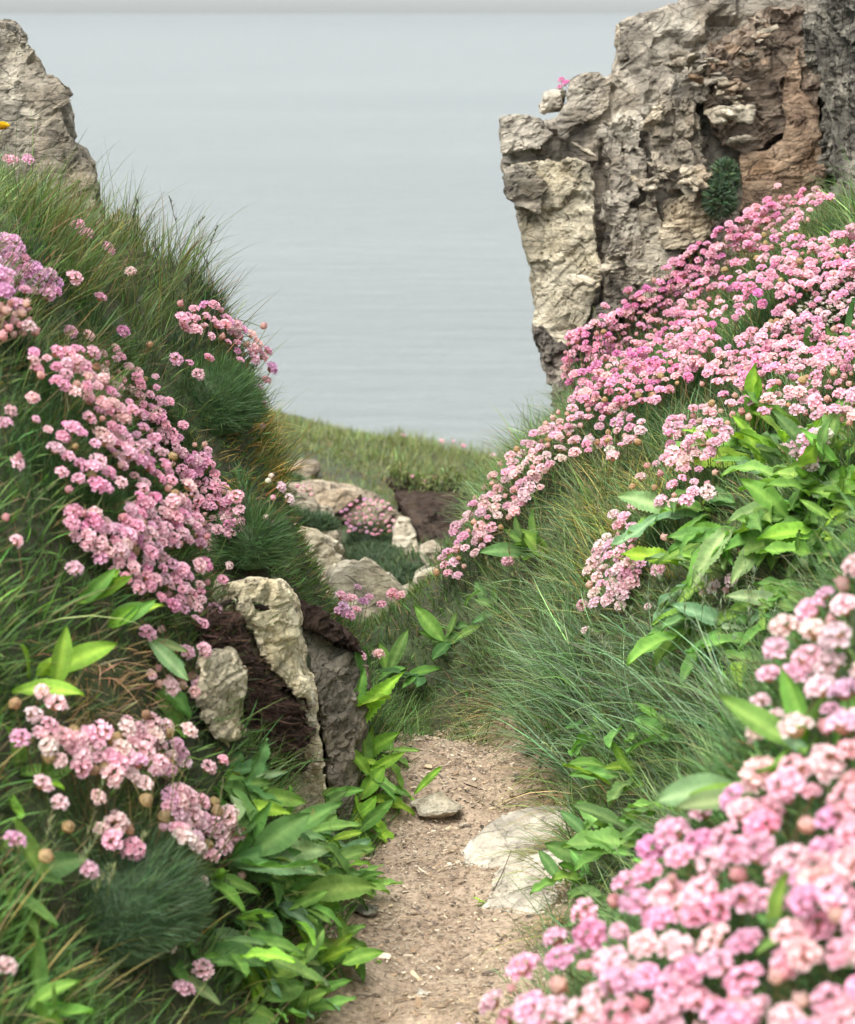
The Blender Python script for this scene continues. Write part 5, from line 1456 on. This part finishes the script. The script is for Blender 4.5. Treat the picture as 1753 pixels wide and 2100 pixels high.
YD = petal_disc('flower_head', 34, 0.017, (0.75, 0.45, 0.02), (0.85, 0.68, 0.03))
WD = petal_disc('flower_head', 14, 0.0085, (0.5, 0.55, 0.2), (0.8, 0.8, 0.76))
for (uvs, d, sz, lab) in (([(5, 266)], 4.35, 1.2, 'yellow flower head beside the left rock spur'), ([(248, 465), (240, 470)], 4.75, 0.85, 'yellow flower heads in tall grass near the lichen rock')):
    c = P(uvs[0][0], uvs[0][1] + 70, d)
    pl_ = thing('yellow_flower_plant', (c[0], c[1], float(ground(c[0], c[1]))), lab, 'flower plant')
    for (u, v) in uvs:
        p = Vector(P(u, v, d))
        o = link('flower_head', YD, pl_, p - Vector(pl_.location)); o.scale = (sz,) * 3; o.rotation_euler = (0.5, 0.1, random.uniform(0, 6))
        vv = p - Vector(pl_.location)
        s_ = link('flower_stem', STEMS[1], pl_); s_.color = (*STEMC, 1)
        s_.matrix_basis = vv.to_track_quat('Z', 'Y').to_matrix().to_4x4() @ Matrix.Diagonal((1.3, 1.3, vv.length, 1))


def white_plant(poly, sp, dr, lab, size=1.0, h=(0.05, 0.09), foliage=True):
    pts = poisson(poly, sp, limit=140)
    pos = [p for p in (hit(u, v, random.uniform(*h), dr[0], dr[1], 0.3) for u, v in pts) if p is not None]
    c = np.mean(pos, 0)
    pl_ = thing('white_flower_plant', (c[0], c[1], float(ground(c[0], c[1]))), lab, 'flower plant')
    for p in pos:
        o = link('flower_head', WD, pl_, Vector(p) - Vector(pl_.location)); o.scale = (size * random.uniform(.8, 1.2),) * 3
        o.rotation_euler = (random.uniform(0.0, 0.9), random.gauss(0, .3), random.uniform(0, 6))
        r_ = Vector((p[0], p[1] + 0.01, float(ground(p[0], p[1] + 0.01)))); vv = Vector(p) - r_
        s_ = link('flower_stem', random.choice(STEMS), pl_); s_.color = (*STEMC, 1)
        s_.matrix_basis = Matrix.Translation(r_ - Vector(pl_.location)) @ vv.to_track_quat('Z', 'Y').to_matrix().to_4x4() @ Matrix.Diagonal((1, 1, vv.length, 1))
    n = 30 * len(pos)
    b = np.repeat(np.array(pos), 30, 0); b[:, :2] += rng.normal(0, 0.02, (n, 2)); b[:, 2] = ground(b[:, 0], b[:, 1])
    V, L, T, C = needles(b - np.array(pl_.location), rng.uniform(0, 6.28, n), rng.uniform(0.03, 0.06, n), rng.uniform(0.002, 0.005, n), rng.uniform(0, 0.8, n), rng.uniform(0.3, 1.3, n), (0.06, 0.11, 0.04))
    V, L, S, T, C = join_blades([(V, L, T, C)])
    tag(link('foliage', mesh_np('foliage', V, L, S, T, M_NEEDLE, C), pl_), kind='stuff')


white_plant([(1600, 680), (1640, 630), (1700, 590), (1770, 560), (1790, 620), (1720, 650), (1650, 700)], 11, (3.6, 5.6), 'white flowered scurvy plant between the pink thrift clumps of the right bank')
white_plant([(640, 985), (680, 990), (675, 1010), (640, 1005)], 8, (7.5, 10.5), 'creamy flowered plant on the rock ledge beneath the knoll', 0.9)

# fleshy green plant rooted in the outcrop face
c = P(1480, 400, 5.78)
pl_ = thing('leafy_plant', tuple(c), 'bushy grey green plant rooted in a crevice of the right outcrop', 'plant')
for (u, v, rad, n) in ((1487, 360, (0.035, 0.04, 0.045), 380), (1475, 408, (0.042, 0.05, 0.05), 520), (1480, 385, (0.035, 0.04, 0.04), 300)):
    cc = P(u, v, 5.8)
    d_ = rng.normal(size=(n, 3)); d_ /= np.linalg.norm(d_, axis=1, keepdims=True)
    b = cc + d_ * np.array(rad) * 0.8 - c
    up = d_ + np.array([0, -0.2, 0.2]); up /= np.linalg.norm(up, axis=1, keepdims=True)
    V, L, T, C = needles(b, rng.uniform(0, 6.28, n), rng.uniform(0.014, 0.024, n), rng.uniform(0.005, 0.009, n), rng.uniform(0, .5, n), rng.uniform(.4, 1.2, n), (0.07, 0.11, 0.06), up, 3)
    V, L, S, T, C = join_blades([(V, L, T, C)])
    tag(link('foliage', mesh_np('foliage', V, L, S, T, M_NEEDLE, C), pl_), kind='stuff')

# ------------------------------------------------------------------ peat and roots on the slab
PT = thing('peat_clump', tuple(P(570, 1480, 3.7)), 'dark fibrous peat and roots caught on the leaning slab rock', 'peat')
traced('peat_lump', [(420, 1262), (465, 1250), (502, 1290), (522, 1350), (562, 1398), (608, 1432), (630, 1500), (632, 1565), (600, 1588), (560, 1600), (512, 1550), (500, 1440), (488, 1370), (440, 1335), (400, 1325)], [3.3, 3.36, 3.42, 3.46, 3.54, 3.62, 3.66, 3.66, 3.62, 3.52, 3.42, 3.4, 3.38, 3.3, 3.26], 0.1, M_PEAT, PT, 0.006, 3, 111, cell=0.04, amp=0.012, crack=0.01, fine=0.008)
n = 1500
uu = rng.uniform(410, 640, n); vv = rng.uniform(1240, 1600, n)
k = inpoly(uu, vv, [(405, 1300), (440, 1245), (480, 1250), (510, 1310), (540, 1375), (610, 1430), (632, 1500), (638, 1570), (590, 1600), (520, 1570), (490, 1400), (410, 1350)])
uu, vv = uu[k], vv[k]; n = len(uu)
dd = np.interp(uu, [400, 500, 560, 640], [3.25, 3.41, 3.52, 3.65]) - rng.uniform(0.0, 0.02, n)
b = CAM + (FWD + RGT * ((uu - W / 2) / F)[:, None] - UPV * ((vv - H / 2) / F)[:, None]) * dd[:, None] - np.array(PT.location)
upv = np.tile([0.1, -0.9, -0.3], (n, 1)) + rng.normal(0, 0.5, (n, 3)); upv /= np.linalg.norm(upv, axis=1, keepdims=True)
cpt = vary((0.06, 0.035, 0.025), n, 0.5, 0.08)
V, L, T, C = blades(b, rng.uniform(0, 6.28, n), rng.uniform(0.015, 0.05, n), rng.uniform(0.0012, 0.003, n), rng.uniform(0.2, 1.0, n), rng.uniform(1.2, 2.8, n), cpt, cpt, 4, upv)
V, L, S, T, C = join_blades([(V, L, T, C)])
tag(link('root_fibres', mesh_np('root_fibres', V, L, S, T, M_LITTER, C), PT), kind='stuff')


def tube(name, pts, r0, r1, material, parent=None):
    pts = np.array(pts); n = len(pts); V, Fc = [], []
    for k in range(n):
        d_ = pts[min(k + 1, n - 1)] - pts[max(k - 1, 0)]; d_ /= np.linalg.norm(d_)
        s = np.cross(d_, [0.2, 0.9, 0.3]); s /= np.linalg.norm(s); t = np.cross(d_, s)
        r = (r0 + (r1 - r0) * k / (n - 1)) * random.uniform(0.85, 1.15)
        for j in range(7):
            a = j * 0.8976
            V.append(pts[k] + (math.cos(a) * s + math.sin(a) * t) * r)
    for k in range(n - 1):
        for j in range(7):
            m_ = (j + 1) % 7
            Fc.append([7 * k + j, 7 * k + m_, 7 * k + 7 + m_, 7 * k + 7 + j])
    Fc += [list(range(7)), list(range(7 * n - 7, 7 * n))]
    off = np.array(parent.location) if parent else np.zeros(3)
    return link(name, mesh_faces(name, np.array(V) - off, Fc, material, None, True), parent)


tube('root', [P(478, 1228, 3.46), P(500, 1238, 3.48), P(525, 1240, 3.5), P(545, 1250, 3.53), P(558, 1268, 3.55)], 0.007, 0.006, M_PEAT, PT)
tube('root', [P(440, 1250, 3.36), P(465, 1235, 3.42), P(490, 1232, 3.47)], 0.005, 0.004, M_PEAT, PT)
tube('root', [P(600, 1395, 3.64), P(620, 1420, 3.64), P(632, 1455, 3.65)], 0.003, 0.002, M_PEAT, PT)

# ------------------------------------------------------------------ litter on the path
def litter(n):
    Vs, Fs, Cs = [], [], []
    pal = np.array([(0.5, 0.42, 0.32), (0.34, 0.27, 0.2), (0.26, 0.19, 0.14), (0.13, 0.1, 0.08), (0.4, 0.31, 0.2), (0.28, 0.19, 0.12), (0.45, 0.38, 0.28)])
    y = rng.uniform(2.3, 4.4, n); l, r = path_edge(y); x = l - 0.03 + (r - l + 0.06) * rng.random(n)
    V = np.empty((n, 8, 3)); C = np.empty((n, 8, 3))
    a = rng.normal(0.0, 1.0, n); s = np.exp(rng.normal(-6.6, 0.5, n)); asp = np.where(rng.random(n) < 0.35, rng.uniform(3, 9, n), rng.uniform(1, 2.4, n))
    lw = s / np.sqrt(asp) ; ll = s * np.sqrt(asp); hh = s * rng.uniform(0.12, 0.3, n)
    ca, sa = np.cos(a), np.sin(a)
    z = path_z(x, y) + 0.002 + rng.uniform(0, 0.004, n)
    tx, ty = rng.normal(0, 0.25, n), rng.normal(0, 0.25, n)
    asp = np.where((y < 3.15) & (rng.random(n) < 0.5), rng.uniform(5, 14, n), asp)
    lw = s / np.sqrt(asp); ll = s * np.sqrt(asp)
    col = pal[np.where((y < 3.1) & (rng.random(n) < 0.5), rng.integers(4, 6, n), rng.integers(0, len(pal), n))] * np.exp(rng.normal(0, 0.25, (n, 1)))
    for j, (ex, ey, ez) in enumerate(((-1, -1, 0), (1, -1, 0), (1, 1, 0), (-1, 1, 0), (-1, -1, 1), (1, -1, 1), (1, 1, 1), (-1, 1, 1))):
        jx = ex * ll * rng.uniform(0.55, 1.1, n); jy = ey * lw * rng.uniform(0.55, 1.1, n)
        V[:, j] = np.stack([x + jx * ca - jy * sa, y + jx * sa + jy * ca, z + jx * tx + jy * ty + ez * hh], -1)
        C[:, j] = col
    F_ = np.array([[0, 1, 5, 4], [1, 2, 6, 5], [2, 3, 7, 6], [3, 0, 4, 7], [4, 5, 6, 7]])
    loops = ((np.arange(n) * 8)[:, None, None] + F_[None]).ravel()
    return mesh_np('path_litter', V.reshape(-1, 3), loops, np.arange(n * 5) * 4, np.full(n * 5, 4), M_LITTER, C.reshape(-1, 3))


tag(link('path_litter', litter(19000)), 'shale flakes, straw and grit scattered over the earth path', 'gravel', kind='stuff')
tw = tube('twig', [hit(945, 1605, 0.008), hit(985, 1618, 0.012), hit(1012, 1626, 0.01), hit(1040, 1640, 0.008)], 0.0022, 0.0014, M_PEAT)
tag(tw, 'thin dark twig lying on the path behind the flat grey stone', 'twig')
tw = tube('twig', [hit(1010, 1830, 0.01), hit(1030, 1790, 0.05), hit(1048, 1745, 0.09)], 0.0011, 0.0007, M_RED)
tag(tw, 'thin reddish stalk standing in front of the large embedded stone', 'twig')

# ------------------------------------------------------------------ grass, thinned where other plants stand
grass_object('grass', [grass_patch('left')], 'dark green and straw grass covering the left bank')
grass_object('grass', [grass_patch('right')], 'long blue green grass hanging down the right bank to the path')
grass_object('grass_stalks', seed_grass(), 'thin flowering grass stalks with narrow seed spikes standing above the banks')
grass_object('grass', [far_grass(), turf_fringe()], 'short olive turf over the distant knoll and hollow')
grass_object('ground_cover', [undergrowth()], 'low green undergrowth filling the gaps between plants on both banks')

# ------------------------------------------------------------------ sea haze
hm, ht, ho = mat('sea_haze')
pv = ht.nodes.new('ShaderNodeVolumePrincipled')
pv.inputs['Color'].default_value = (0.5, 0.535, 0.54, 1)
pv.inputs['Density'].default_value = 0.00022
ht.links.new(pv.outputs[0], ho.inputs['Volume'])
hx = 34000.0
hv = [(x, y, z) for z in (-37.0, 3.2) for x, y in ((-hx, -hx), (hx, -hx), (hx, hx), (-hx, hx))]
hz = mesh_faces('haze', np.array(hv), [[3, 2, 1, 0], [4, 5, 6, 7], [0, 1, 5, 4], [1, 2, 6, 5], [2, 3, 7, 6], [3, 0, 4, 7]], hm)
tag(link('haze', hz), 'pale sea haze softening the horizon', 'haze', kind='stuff')
